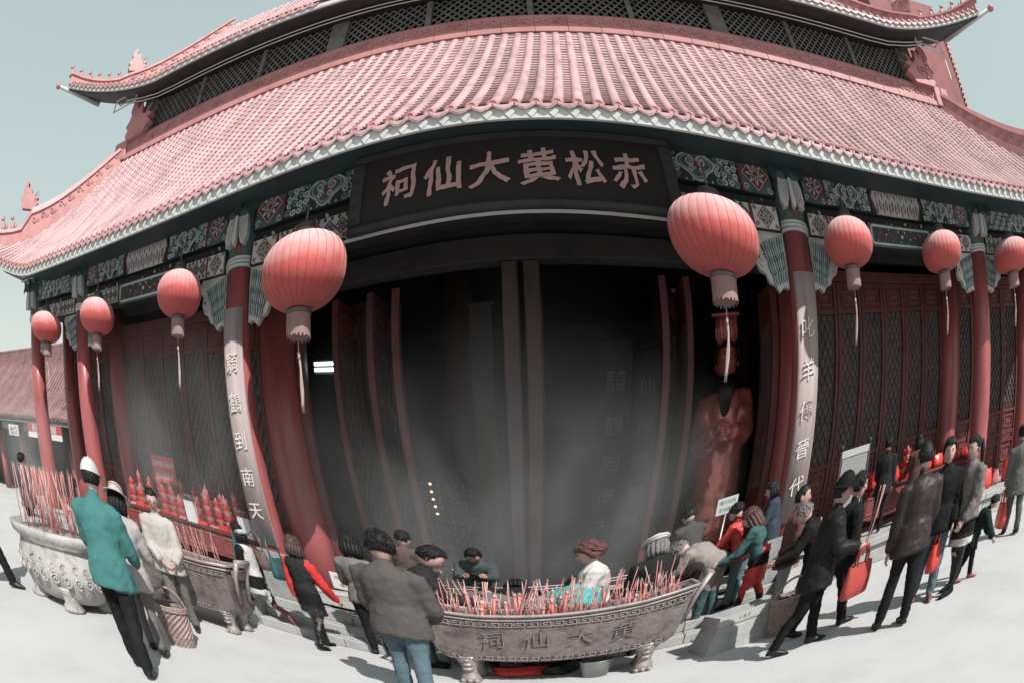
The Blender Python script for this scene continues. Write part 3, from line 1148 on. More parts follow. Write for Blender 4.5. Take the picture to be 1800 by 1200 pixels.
ww = 16.6 / WN
ul_me = lattice_mesh(ww - .1, UZ1 - UZ0 - .08, .15, .03, 0, 50, mats=M_GREYW)
for i in range(WN):
    x = .2 - 8.3 + ww * (i + .5)
    wn = part('lattice_window', hall, (x, UY, (UZ0 + UZ1) / 2))
    obj('lattice', ul_me, wn)
for i in range(WN + 1):
    MB().box((0, 0, 0), (.1 if i not in (3, 7) else .34, .14, UZ1 - UZ0), ch=.01).build('window_post', M_GREYW, hall, (.2 - 8.3 + ww * i, UY - .03, (UZ0 + UZ1) / 2))
for s in (-1, 1):                                     # corner posts with carved brackets and white lamp frames
    o = MB().tube([(0, 0, 8.9), (0, 0, 10.3)], .2, 16).build('corner_post', M_GREYW, hall, (.2 + s * 8.5, UY - .05, 0))
    m = MB()
    for k in range(3):
        m.prism([(0, 0), (.12, .1), (.3, .12), (.42, .3), (.3, .34), (.2, .24), (.08, .3), (0, .3)], -.04 - .07 * k, -.07 * k, 0, (0, 0, .3 * k - .4))
    q = m.build('carved_bracket', M_GREYW, o, (s * .12, -.2, 9.7))
    q.scale = (s, 1, 1)
    m = MB()
    for (c, d) in (((0, 0, .3), (.9, .03, .03)), ((0, 0, -.0), (.9, .03, .03)), ((-.43, 0, .15), (.03, .03, .3)), ((.43, 0, .15), (.03, .03, .3)), ((0, .25, .3), (.9, .03, .03)), ((.43, .12, .3), (.03, .25, .03)), ((-.43, .12, .3), (.03, .25, .03)), *((((.43, 0, -.35), (.03, .03, .7)),) if s > 0 else ())):
        m.box((c[0] * s, c[1], c[2]), d)
    m.build('lamp_frame', M_OFFW, o, (s * .55, -.75, 9.75))
# doors and walls behind the porch -------------------------------------------------
DY = 1.5
DZ0, DZ1 = PH + .12, 4.5
M_GLASSD = mat('dark_backing', (0.125, 0.085, 0.082), 0.5, var=0.3, scale=3)


def door_leaf_parts(w, parent):
    h = DZ1 - DZ0
    m = MB()
    st = .085
    for s in (-1, 1):
        m.box((s * (w / 2 - st / 2), 0, h / 2), (st - .004, .09, h), ch=.006)
    rails = (0.04, .62, .80, 1.28, h - .42, h - .04)
    for z in rails:
        m.box((0, 0, z), (w - 2 * st, .078, .075), ch=.005)
    fr_ = m.mesh('door_frame', M_DKRED)
    pan_ = []
    for za, zb in ((.08, .58), (.66, .76), (.84, 1.24), (h - .38, h - .08)):
        pm = MB()
        pm.box((0, .012, (za + zb) / 2), (w - 2 * st, .03, zb - za))
        ww_, hh = (w - 2 * st) * .8, (zb - za) * .62
        ribbon([(ww_ / 2 * math.copysign(abs(math.cos(a)) ** .35, math.cos(a)), (za + zb) / 2 + hh / 2 * math.copysign(abs(math.sin(a)) ** .35, math.sin(a))) for a in [i * math.pi / 10 + .01 for i in range(20)]], .022, -.03, .0, pm, 1, True)
        ribbon([(-ww_ * .25, (za + zb) / 2), (ww_ * .25, (za + zb) / 2)], hh * .3, -.022, .0, pm, 1)
        pan_.append(pm.mesh('door_panel', [M_DKRED, M_BROWNR]))
    lh = (h - .42) - 1.28 - .075
    la = lattice_mesh(w - 2 * st, lh, .135, .022, 0, 60, depth=.03)
    bk = MB().box((0, 0, 0), (w - 2 * st, .012, lh)).mesh('paper_backing', M_GLASSD)
    return fr_, pan_, la, bk, (1.28 + .0375 + lh / 2)


_dl = {}


def door_leaf(x, y, w, rz=0.0, parent=None):
    k = round(w, 3)
    if k not in _dl:
        _dl[k] = door_leaf_parts(w, None)
    fr_, pan_, la, bk, zc = _dl[k]
    d = part('door_leaf', parent or hall, (x, y, DZ0), rz)
    obj('door_frame', fr_, d)
    for q in pan_:
        obj('door_panel', q, d)
    obj('door_lattice', la, d, (0, .0, zc))
    obj('paper_backing', bk, d, (0, .035, zc))
    return d


for xa, xb in ((-10.04, -8.18), (-7.62, -3.41), (3.79, 7.62), (8.18, 10.74)):
    MB().box((0, 0, 0), (xb - xa, .2, .12), ch=.01).build('door_sill', M_DKRED, hall, ((xa + xb) / 2, DY, PH + .06))
    MB().box((0, 0, 0), (xb - xa, .2, .16), ch=.01).build('door_lintel', M_DKRED, hall, ((xa + xb) / 2, DY, DZ1 + .08))
MB().box((.18, DY, 4.72), (5.7, .24, .24), ch=.01).build('door_lintel', M_DKWALL, hall)
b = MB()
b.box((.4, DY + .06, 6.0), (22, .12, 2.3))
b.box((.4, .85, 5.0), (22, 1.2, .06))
b.build('transom_wall', M_DKWALL, hall)
for xa, xb, n in ((-7.62, -3.41, 6), (3.79, 7.62, 6), (-10.04, -8.18, 3), (8.18, 10.74, 4)):
    w = (xb - xa) / n
    for i in range(n):
        door_leaf(xa + w * (i + .5), DY, w - .006)
# open middle bay: folded leaves turned inwards on both sides and beside the two middle posts
for x, rz in ((-1.98, 76), (-1.52, 80), (-1.34, 100), (1.3, 80), (1.5, 100), (2.95, 104)):
    door_leaf(x, DY + .38, .74, R(rz))
for x, w in ((-2.62, .16), (2.99, .14), (-.22, .13), (-.04, .13)):
    MB().box((0, 0, 2.55), (w, .16, 4.1), ch=.012).build('door_post', M_POST if abs(x) < 1 else M_DKRED, hall, (x, DY, 0))
# the hall inside: floor, back and side walls, ceiling
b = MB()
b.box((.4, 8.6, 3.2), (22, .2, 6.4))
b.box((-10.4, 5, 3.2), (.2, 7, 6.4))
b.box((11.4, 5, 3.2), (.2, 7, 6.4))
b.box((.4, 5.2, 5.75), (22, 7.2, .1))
b.build('hall_wall', M_DKWALL, hall)
for x in (-3.0, -1.3, 1.3, 3.0):                     # inner columns in the gloom
    MB().tube([(0, 0, PH), (0, 0, 5.7)], .2, 14).build('hall_column', M_DKRED, hall, (x, 5.6, 0))

m = MB().box((12.4, DY, 2.6), (2.3, .3, 4.3), ch=.01)
m.build('end_wall', M_DKRED, hall)

# rear pavilion wall beyond the right corner, its corner trimmed with tile ends
pav = thing('rear_tower', 'tall red wall with a saw-toothed tile corner rising behind the roof at right', 'tower')
b = MB()
b.box((12.9, 8.0, 8.0), (3.4, 3.0, 16.0))
b.build('tower_wall', mat('tower_red', (0.27, 0.085, 0.08), 0.7, var=0.2, scale=2, bump=.2), pav)
tt = MB().prism([(0, 0), (.16, .05), (.17, .0), (.0, -.12)], -.5, .5).mesh('edge_tile', M_RIDGE)
for i in range(36):
    obj('edge_tile', tt, pav, (14.6, 6.9, 8.6 + i * .2))

# side gallery on the left -------------------------------------------------------
gal = thing('side_gallery', 'low gallery with tiled roof and red columns at the left edge', 'gallery')
GX0, GX1, GY = -34.0, -13.2, 6.2
GE, GT = 3.05, 6.0
sh = MB()
pr = [(GY - 1.3, GE), (GY - .4, GE + .45), (GY + .6, GE + 1.2), (GY + 1.7, GE + 2.3), (GY + 2.4, GT)]
sh.v = [(x, y, z) for x in (GX0, GX1) for y, z in pr]
for j in range(4):
    sh.f.append((j, j + 5, j + 6, j + 1))
    sh.m.append(0)
    sh.s.append(True)
M_GTILE = mat('grimy_gallery_tile', (.27, .155, .155), .55, var=.25, scale=2, bump=.2, rnd=.2)  # gallery shade put into a darker tile colour
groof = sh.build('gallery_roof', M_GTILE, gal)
rm = MB()
rm.tube([(0, y, z + .03) for y, z in pr], .075, 8)
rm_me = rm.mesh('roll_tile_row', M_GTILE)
x = GX0 + .2
while x < GX1:
    if x > -30:
        obj('roll_tile_row', rm_me, groof, (x, 0, 0))
    x += .27
b = MB()
b.box(((GX0 + GX1) / 2, GY + 2.45, GT + .2), (GX1 - GX0, .25, .5), ch=.03)
b.tube([(GX0, GY + 2.4, GT + .48), (GX1, GY + 2.4, GT + .48)], .09, 8)
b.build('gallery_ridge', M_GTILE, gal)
b = MB()
b.box(((GX0 + GX1) / 2, GY - 1.18, GE - .08), (GX1 - GX0, .06, .16), 0)
b.box(((GX0 + GX1) / 2, GY, GE - .25), (GX1 - GX0, .2, .34), 1)
b.box(((GX0 + GX1) / 2, GY + 2.2, 1.6), (GX1 - GX0, .2, 3.2), 2)
b.build('gallery_beam', [M_GREYW, M_TEALD, M_DKWALL], gal)  # eaves band greyed: the gallery's shade again put into colour
for i in range(8):
    MB().tube([(0, 0, 0), (0, 0, GE - .2)], .17, 14).build('gallery_column', M_COLUMN, gal, (GX1 - .5 - i * 2.3, GY, 0))
for i in range(9):
    panel(scroll_panel, 1.4, .3, GX1 - 1.6 - i * 2.3, GE - .25, GY - .13, gal, 'scroll_panel')
# ------------------------------------------------------------------ name plaque and couplet boards
M_PLAQ = mat('black_lacquer', (0.024, 0.021, 0.021), 0.6, var=0.3, scale=2, spec=0.15, stretch=(.3, 1, 1))
M_GILT = mat('dull_rose_gilt', (0.50, 0.31, 0.30), 0.5, var=0.12, scale=10, bump=.1)
M_BOARDW = mat('bleached_board', (0.42, 0.345, 0.34), 0.65, var=0.2, scale=3, bump=.25, bscale=18, stretch=(3, 1, .2))
M_LETTERW = mat('white_letter_paint', (0.68, 0.62, 0.60), 0.6, var=0.1)
pl = thing('name_plaque', 'wide dark name plaque with six pink characters over the middle bay', 'sign', (0.06, -.50, 4.9))
pl.rotation_euler = (R(13), 0, 0)
MB().box((0, .03, 0), (2.72, .06, .66)).build('plaque_board', M_PLAQ, pl)
for z in (-.37, .37):
    MB().box((0, 0, 0), (3.0, .13, .09), ch=.02).build('plaque_frame', M_DARK, pl, (0, .01, z))
for x in (-1.43, 1.43):
    m = MB().box((0, 0, 0), (.14, .12, .66), ch=.02)
    for i in range(5):
        spiral(0, -.26 + i * .13, .05, 1.3, 1 if i % 2 else -1, .014, -.075, -.05, m, 0)
    m.build('plaque_frame', M_DARK, pl, (x, .012, 0))
for i, ch in enumerate('祠仙大黄松赤'):
    o = obj('character', text_mesh(ch, .36, .010, M_GILT, .006, 0, .026), pl, (-1.0 + .4 * i, -.012, 0))
    o.scale = (.98, 1, 1.06)
for x, txt, lab in ((-3.22, '騎鶴到南天', 'tall bleached couplet board of five characters on the column left of the doorway'), (3.22, '叱羊傳晉代', 'tall bleached couplet board of five characters on the column right of the doorway')):
    cb = thing('couplet_board', lab, 'sign', (x, -.245, 1.2))
    m = MB()
    n = 8
    for i in range(n + 1):                            # gently bowed around the column
        a = (i / n - .5) * 2
        for z in (0, 2.92):
            m.v += [(.19 * a, -.035 + .045 * a * a, z), (.19 * a, -.005 + .045 * a * a, z)]
    for i in range(n):
        a = i * 4
        m.f += [(a, a + 4, a + 6, a + 2), (a + 1, a + 3, a + 7, a + 5), (a, a + 1, a + 5, a + 4), (a + 2, a + 6, a + 7, a + 3)]
        m.m += [0] * 4
        m.s += [True, True, False, False]
    m.f += [(0, 2, 3, 1), (n * 4, n * 4 + 1, n * 4 + 3, n * 4 + 2)]
    m.m += [0, 0]
    m.s += [False, False]
    m.build('board', M_BOARDW, cb)
    for i, ch in enumerate(txt):
        o = obj('character', text_mesh(ch, .25, .005, M_LETTERW, .001, 0, .022), cb, (-.01, -.044, 2.3 - i * .455))

# ------------------------------------------------------------------ lanterns
M_SILK = mat('faded_red_silk', (0.56, 0.10, 0.092), 0.75, var=0.12, scale=3, bump=.1, bscale=30, sheen=.15, col2=(0.36, 0.06, 0.055))
M_CAPL = mat('tarnished_cap', (0.16, 0.13, 0.13), 0.5, .3, var=0.2)
M_FRNG = mat('pale_fringe', (0.36, 0.23, 0.23), 0.8, var=0.25, scale=30, stretch=(3, 3, .2))
M_RIBN = mat('pale_ribbon', (0.52, 0.40, 0.40), 0.7, var=0.1)


def silk_sunwash_dust(m):
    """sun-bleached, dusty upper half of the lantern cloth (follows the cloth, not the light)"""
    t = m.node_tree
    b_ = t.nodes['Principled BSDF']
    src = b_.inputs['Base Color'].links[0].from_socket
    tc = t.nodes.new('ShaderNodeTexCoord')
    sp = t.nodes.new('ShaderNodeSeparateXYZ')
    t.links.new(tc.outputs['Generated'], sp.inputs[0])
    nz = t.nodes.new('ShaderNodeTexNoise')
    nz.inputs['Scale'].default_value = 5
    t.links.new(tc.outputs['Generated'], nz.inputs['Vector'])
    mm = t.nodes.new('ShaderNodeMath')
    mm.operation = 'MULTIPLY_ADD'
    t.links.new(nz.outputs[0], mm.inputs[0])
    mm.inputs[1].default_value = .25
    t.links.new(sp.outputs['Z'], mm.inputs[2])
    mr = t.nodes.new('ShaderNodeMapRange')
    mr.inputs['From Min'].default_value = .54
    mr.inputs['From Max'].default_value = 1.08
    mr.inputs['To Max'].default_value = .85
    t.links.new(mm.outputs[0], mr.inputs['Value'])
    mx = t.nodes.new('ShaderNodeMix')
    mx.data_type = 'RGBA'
    mx.inputs['B'].default_value = (.58, .46, .46, 1)  # light from above painted in, along with bleaching and dust
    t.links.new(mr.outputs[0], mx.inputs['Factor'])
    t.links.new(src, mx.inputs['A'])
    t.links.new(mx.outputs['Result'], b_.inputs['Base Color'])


silk_sunwash_dust(M_SILK)


M_WIREL = mat('rib_thread', (.40, .09, .085), .6, var=.1)
tag_wire = lambda me: me


def lantern_parts(W, H):
    prof = []
    for i in range(21):
        a = -math.pi / 2 + math.pi * i / 20
        rr_ = W / 2 * max(0, math.cos(a)) ** .78
        prof.append((max(rr_, W * .15), H / 2 * math.copysign(abs(math.sin(a)) ** .92, a)))
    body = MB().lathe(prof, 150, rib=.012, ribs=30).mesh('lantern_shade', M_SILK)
    wm = MB()
    for k in range(30):
        a = 2 * math.pi * k / 30
        wm.tube([((r_ * .994 + .001) * math.cos(a), (r_ * .994 + .001) * math.sin(a), z_) for r_, z_ in prof[1:-1]], .0022, 4, cap=False)
    wires = tag_wire(wm.mesh('lantern_ribs', M_WIREL))
    cap = MB().lathe([(W * .16, 0), (W * .165, .0), (W * .165, .05), (W * .12, .07), (W * .12, .12), (.02, .14)], 20).tube([(0, 0, .12), (0, 0, .42)], .012, 6).mesh('lantern_cap', M_CAPL)
    cb = MB().lathe([(W * .13, 0), (W * .155, -.03), (W * .155, -.06), (W * .14, -.065), (.01, -.066)], 20).mesh('lantern_foot', M_CAPL)
    fm = MB()
    n = 40
    for k in range(n):
        a0, a1 = 2 * math.pi * k / n, 2 * math.pi * (k + .88) / n
        r = W * .145
        zz = -.20 + .012 * math.sin(k * 2.7)
        fm.add([(r * math.cos(a0), r * math.sin(a0), 0), (r * math.cos(a1), r * math.sin(a1), 0), (r * 1.02 * math.cos(a1), r * 1.02 * math.sin(a1), zz), (r * 1.02 * math.cos(a0), r * 1.02 * math.sin(a0), zz)], [(0, 3, 2, 1)])
    fm.tube([(0, 0, 0), (0, 0, -.19)], W * .13, 14)
    fr_ = fm.mesh('lantern_fringe', M_FRNG)
    rm_ = MB()
    rm_.tube([(0, 0, 0), (0, 0, -.17)], .006, 5)
    pts = [(.012 * math.sin(i * .5), .01 * i * .3, -.15 - .055 * i) for i in range(10)]
    for q in range(9):                                # loose threads bound at the top
        a = q * .7
        rm_.tube([(x + .016 * math.cos(a) * min(1, .3 + i * .13) + .004 * math.sin(i * 1.3 + q), y + .016 * math.sin(a) * min(1, .3 + i * .13), z - (.03 * math.sin(q * 2.1) if i == 9 else 0)) for i, (x, y, z) in enumerate(pts)], .0062, 4)
    rm_.tube([(0, 0, -.13), (0, 0, -.19)], .018, 8)
    rb = rm_.mesh('lantern_tassel', M_RIBN)
    return body, cap, cb, fr_, rb, wires


LBIG, LSM = lantern_parts(1.12, .70), lantern_parts(.95, .56)
for x, z, big, where in ((-1.90, 4.20, 1, 'big red lantern hanging at the left end of the name plaque'), (1.87, 4.27, 1, 'big red lantern hanging at the right end of the name plaque'),
                         (-4.22, 4.30, 0, 'red lantern just left of the left couplet column'), (4.06, 4.37, 0, 'red lantern just right of the right couplet column'),
                         (-6.75, 4.26, 0, 'red lantern second from the left edge'), (6.35, 4.37, 0, 'red lantern beside the lone column at right'),
                         (-8.95, 4.26, 0, 'small-looking red lantern at the far left edge'), (8.6, 4.39, 0, 'red lantern at the far right edge beyond the last column')):
    B_ = LBIG if big else LSM
    H_ = .70 if big else .56
    ln = thing('red_lantern', where, 'lantern', (x, -.7, z), random.uniform(0, .2), 'red silk lanterns under the eaves')
    ln.rotation_euler = (random.uniform(-.02, .02), random.uniform(-.02, .02), random.uniform(0, .2))
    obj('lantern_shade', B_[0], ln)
    tag(obj('lantern_ribs', B_[5], ln), None, kind='stuff')
    obj('lantern_cap', B_[1], ln, (0, 0, H_ / 2 - .01))
    obj('lantern_foot', B_[2], ln, (0, 0, -H_ / 2 + .01))
    obj('lantern_fringe', B_[3], ln, (0, 0, -H_ / 2 - .055))
    obj('lantern_tassel', B_[4], ln, (0, 0, -H_ / 2 - .25))

# ------------------------------------------------------------------ inside the doorway
fl = thing('fluorescent_lamp', 'lit twin-tube fluorescent lamp glowing inside the hall left of the doors', 'lamp', (-2.42, 2.2, 3.95))
M_TUBE = mat('lit_tube', (.86, .98, 1.0), .5, var=0, emit=4.0)
MB().box((0, .05, 0), (.46, .06, .16)).build('lamp_body', M_DARK, fl)
for dz in (-.034, .034):
    MB().tube([(-.2, 0, dz), (.2, 0, dz)], .02, 8).build('lamp_tube', M_TUBE, fl)

lt_ = thing('votive_tower', 'round tower of tiny gleaming votive niches in the dark hall', 'altar', (-1.52, 4.4, PH))
M_VOT = mat('votive_gold', (.32, .24, .19), .25, .8, var=.2)
M_VOTL = mat('votive_flame', (1.0, .55, .35), .5, var=0, emit=2.2)
MB().lathe([(.5, 0), (.5, .3), (.44, .35), (.40, 2.5), (.3, 2.62), (.05, 2.8)], 24).build('tower_core', M_DARK, lt_)
for i in range(17):
    rg = MB()
    for k in range(22):
        a = 2 * math.pi * k / 22
        r = .44 - .0023 * i
        rg.ball((r * math.cos(a), r * math.sin(a), 0), (.032, .032, .045), 6, 4)
    tag(rg.build('votive_ring', M_VOT, lt_, (0, 0, .42 + i * .122)), None, kind='stuff')
for i, a in ((16, -1.65), (15, -1.65), (14, -1.64), (13, -1.62), (12, -1.6), (3, -1.2), (2, -1.2), (3, -1.45)):
    MB().ball((0, 0, 0), .02, 6, 4).build('votive_light', M_VOTL, lt_, (.47 * math.cos(a), .47 * math.sin(a), .42 + i * .122))
M_INSC = mat('dim_gilt', (.20, .16, .13), .5, .3, var=.2)
for x, y, txt, lab in ((.62, 4.2, '騎鶴到南天', 'dark hanging board with dim gilt characters in the middle of the hall'), (1.05, 4.8, '仙祠顯聖靈', 'narrow dark hanging board with faint writing behind the statue')):
    hb = thing('inscription_board', lab, 'sign', (x, y, 1.5))
    MB().box((0, .02, 1.5), (.42, .04, 3.0), ch=.01).build('board', M_DARK, hb)
    for i, ch in enumerate(txt):
        obj('character', text_mesh(ch, .27, .005, M_INSC, .002), hb, (0, -.012, 2.55 - i * .52))
for x, y, r, lab in ((-2.05, 3.0, .12, 'dark cloth streamer hanging left of the middle posts'), (-.75, 3.6, .10, 'dark cloth streamer hanging right next to the middle posts'), (1.45, 3.2, .09, 'pale cloth streamer hanging left of the statue')):
    bn = tag(MB().box((0, 0, 0), (.22, .02, 3.0)).tube([(-.13, 0, 1.5), (.13, 0, 1.5)], .02, 6).build('hanging_streamer', mat('streamer_%d' % int(r * 100), (.07, .055, .05) if r > .095 else (.16, .13, .125), .8), None, (x, y, 3.3)), lab, 'banner')

# ------------------------------------------------------------------ incense urns
M_BRONZE = mat('ashy_bronze', (0.20, 0.165, 0.163), 0.6, .25, var=0.4, scale=7, bump=.5, bscale=22, spec=.4)
M_BRONZEL = mat('worn_bronze_edge', (0.38, 0.33, 0.325), 0.5, .3, var=0.2, scale=10, bump=.2)
M_BRONZEM = mat('raised_bronze', (0.25, 0.21, 0.205), 0.5, .35, var=0.3, scale=9, bump=.3)
M_ASH = mat('grey_ash', (0.34, 0.31, 0.30), 0.95, var=0.2, scale=20, bump=.6)
M_STICK = mat('pink_incense', (0.52, 0.20, 0.185), 0.7, var=0.15, scale=3)
M_STICKP = mat('pale_incense', (0.55, 0.36, 0.33), 0.75, var=0.15, scale=3)
M_CANDLE = mat('red_candle', (0.58, 0.17, 0.15), 0.4, var=0.1)


def key_band(length, h, m, y, mi, z0):
    """meander strip"""
    n = int(length / (h * 1.25))
    p = length / n
    for i in range(n):
        x = -length / 2 + p * i
        pts = [(x, .1 * h), (x + .8 * p, .1 * h), (x + .8 * p, .75 * h), (x + .25 * p, .75 * h), (x + .25 * p, .42 * h), (x + .55 * p, .42 * h)]
        ribbon([(a, z0 + b_) for a, b_ in pts], h * .13, y - .012, y + .004, m, mi)


def bronze_urn(name, label, loc, rz, L, Dp, H, zfoot, txt, cs):
    u = thing(name, label, 'incense urn', loc, rz)
    m = MB()
    # tapering trough with a bowed belly, open on top
    sect = [(.86, .80, 0), (.93, .88, .12 * H), (.975, .96, .55 * H), (1.0, 1.0, H)]
    nseg = 20

    def ring(fx, fy, z, inner=0.0):
        out = []
        lx, ly = L / 2 * fx - inner, Dp / 2 * fy - inner
        for i in range(nseg):
            t = i / nseg * 4
            k = int(t)
            f = t - k
            c = [(-lx, -ly), (lx, -ly), (lx, ly), (-lx, ly), (-lx, -ly)]
            x = c[k][0] + (c[k + 1][0] - c[k][0]) * f
            y = c[k][1] + (c[k + 1][1] - c[k][1]) * f
            zz = z - .10 * H * (1 - (x / (L / 2)) ** 2) * (1 - z / H) + .05 * (abs(x) / (L / 2)) ** 4 * (z / H)
            out.append((x, y, zz))
        return out
    rings = [ring(*q) for q in sect] + [ring(1, 1, H - .02, .04), ring(.98, .96, .5 * H, .05)]
    for q in rings:
        m.v += q
    for i in range(len(rings) - 1):
        for k in range(nseg):
            a, b_ = i * nseg + k, i * nseg + (k + 1) % nseg
            m.f.append((a, b_, b_ + nseg, a + nseg))
            m.m.append(0)
            m.s.append(False)
    m.f += [tuple(range(nseg - 1, -1, -1))]
    m.m += [0]
    m.s += [False]
    m.build('urn_body', M_BRONZE, u, (0, 0, zfoot))
    m = MB()
    for k, dz in ((1.03, 0), (1.015, -.05)):
        pts = [(x * k, y * k, z + dz + .0) for x, y, z in ring(1, 1, H)]
        m.tube(pts + [pts[0]], .022 if dz == 0 else .012, 6, cap=False)
    m.build('urn_rim', M_BRONZEL, u, (0, 0, zfoot))
    m = MB()
    key_band(L * .96, .075, m, -Dp / 2 - .002, 0, H - .135)
    mm = m.build('meander_band', M_BRONZEL, u, (0, 0, zfoot))
    for v in mm.data.vertices:
        v.co.z += .05 * (abs(v.co.x) / (L / 2)) ** 4
    m = MB()
    key_band(L * .84, .07, m, -Dp / 2 * .9 - .004, 0, .03 * H)
    mm = m.build('meander_band', M_BRONZEL, u, (0, 0, zfoot))
    for v in mm.data.vertices:
        v.co.z += -.085 * H * (1 - (v.co.x / (L / 2)) ** 2)
    MB().box((0, 0, 0), (L * .95, Dp * .9, .04)).build('ash_bed', M_ASH, u, (0, 0, zfoot + H * .86))
    for sx in (-1, 1):
        for sy in (-1, 1):
            f = MB()
            f.lathe([(.07, 0), (.1, .03), (.085, .09), (.06, .16), (.075, .24), (.11, .32), (.12, .38)], 10)
            for q in range(3):
                f.ball((-.06 + .06 * q, sy * .07, .03), (.03, .05, .03), 6, 4)
                f.ball((0, sy * .08, .2 + .06 * q), (.06 - .01 * q, .04, .03), 6, 4)
            o = f.build('urn_foot', M_BRONZEL, u, (sx * L * .36, sy * Dp * .3, 0))
            o.scale = (1, 1, zfoot / .36)
        # upright ear handles on the ends
        e = MB()
        e.box((sx * (L / 2 + .03), 0, zfoot + H * .9), (.05, Dp * .55, .1), ch=.01)
        for sy in (-1, 1):
            e.tube([(sx * L / 2 * .97, sy * Dp * .25, zfoot + H * .3), (sx * (L / 2 + .06), sy * Dp * .27, zfoot + H * .9), (sx * (L / 2 + .14), sy * Dp * .27, zfoot + H + .12)], [.03, .03, .035], 6)
        e.tube([(sx * (L / 2 + .14), -Dp * .29, zfoot + H + .12), (sx * (L / 2 + .14), Dp * .29, zfoot + H + .12)], .035, 6)
        e.build('urn_ear', M_BRONZEL, u)
    n = len(txt)
    for i, ch in enumerate(txt):
        obj('character', text_mesh(ch, cs * .82, .006, M_BRONZEM, -.003, 0, .02), u, ((i - (n - 1) / 2) * L * .165, -Dp / 2 * .965 - .012, zfoot + H * .47))
    return u


bronze_urn('bronze_urn', 'long bronze incense urn in front, lettered and edged with meander bands', (.55, -2.85, 0), 0, 2.06, .68, .57, .39, '祠仙大黄', .27)
bronze_urn('bronze_urn', 'smaller bronze incense urn at left behind the beige jacket', (-3.5, -2.95, 0), R(4), 1.9, .66, .60, .30, '黄', .27)

# big carved marble urn on the left
mu = thing('marble_urn', 'big white marble incense urn with carved sides at the lower left', 'incense urn', (-4.45, -4.7, 0), R(-6))
mu.scale = (.9, .9, .95)
m = MB()
m.lathe([(.62, .12), (.72, .2), (.86, .42), (.88, .58), (.80, .72), (.78, .78), (.90, .84), (.93, .90), (.93, .95), (.84, .955), (.8, .86), (.2, .84)], 40, sy=.72)
m.build('urn_body', M_MARBLE, mu)
m = MB()
for k in range(26):
    a = 2 * math.pi * k / 26
    for j in range(2):
        i0 = len(m.v)
        spiral(0, 0, .07, 1.6, 1 if (k + j) % 2 else -1, .016, -.016, .01, m, 0, k)
        m.xf(Matrix.Translation((.865 * math.cos(a), .865 * .72 * math.sin(a), .42 + .15 * j)) @ Matrix.Rotation(math.atan2(math.sin(a) * .72, math.cos(a)) + math.pi / 2, 4, 'Z'), i0)
tag(m.build('urn_relief', M_MARBLE, mu), None, kind='stuff')
for k in range(4):
    a = math.pi / 4 + k * math.pi / 2
    f = MB().lathe([(.14, 0), (.17, .04), (.11, .12), (.14, .24), (.19, .32)], 10)
    for q in range(3):
        f.ball((.05 * (q - 1), -.12, .05), (.035, .06, .04), 6, 4)
    f.build('urn_foot', M_MARBLE, mu, (.6 * math.cos(a), .44 * math.sin(a), 0), a + math.pi / 2)
MB().lathe([(0, 0), (.8, .0), (.8, .03), (0, .05)], 24, sy=.72).build('ash_bed', M_ASH, mu, (0, 0, .86))

stick_me = {}
for nm, mt in (('p', M_STICK), ('w', M_STICKP)):
    for l in (.18, .26, .36, .5, .75):
        m = MB().tube([(0, 0, 0), (0, 0, l)], .0042 if l < .6 else .0065, 5, 0)
        m.tube([(0, 0, l), (0, 0, l + .02)], .0045, 5, 1)
        stick_me[nm, l] = m.mesh('incense_stick', [mt, M_ASH])
cand_me = [MB().tube([(0, 0, 0), (0, 0, l)], .013, 8).lathe([(.014, l), (.014, l + .03), (.004, l + .045)], 8, mi=1).mesh('red_candle', [M_CANDLE, M_STICKP]) for l in (.16, .24, .32)]
random.seed(11)


def sticks(n, cx, cy_, lx, ly, z, lens, label, grp, tilt=.16, rz=0.0):
    for i in range(n):
        u, v = random.uniform(-1, 1), random.uniform(-1, 1)
        l = random.choice(lens)
        o = obj('incense_stick', stick_me[random.choice('ppw'), l], None, (cx + u * lx * math.cos(rz) - v * ly * math.sin(rz), cy_ + u * lx * math.sin(rz) + v * ly * math.cos(rz), z - .04))
        o.rotation_euler = (random.gauss(0, tilt), random.gauss(0, tilt), random.uniform(0, 6))
        tag(o, label, 'incense stick', grp)


sticks(215, .55, -2.85, .93, .26, .88, (.18, .26, .36, .36, .5), 'thin pink incense stick standing in the long bronze urn', 'incense sticks in the long bronze urn')
sticks(60, -3.5, -2.95, .84, .24, .82, (.26, .36, .5, .5), 'thin pink incense stick standing in the smaller bronze urn at left', 'incense sticks in the smaller bronze urn', .12)
sticks(70, -4.45, -4.7, .54, .31, .83, (.5, .75, .75, .75), 'tall pink incense stick standing in the white marble urn', 'incense sticks in the marble urn', .10)
for i in range(26):
    o = obj('red_candle', random.choice(cand_me), None, (.55 + random.uniform(-.9, .9), -2.85 + random.uniform(-.25, .2), .85))
    o.rotation_euler = (random.gauss(0, .05), random.gauss(0, .05), 0)
    tag(o, 'stout red candle with a pale tip standing in the long bronze urn', 'candle', 'red candles in the long bronze urn')

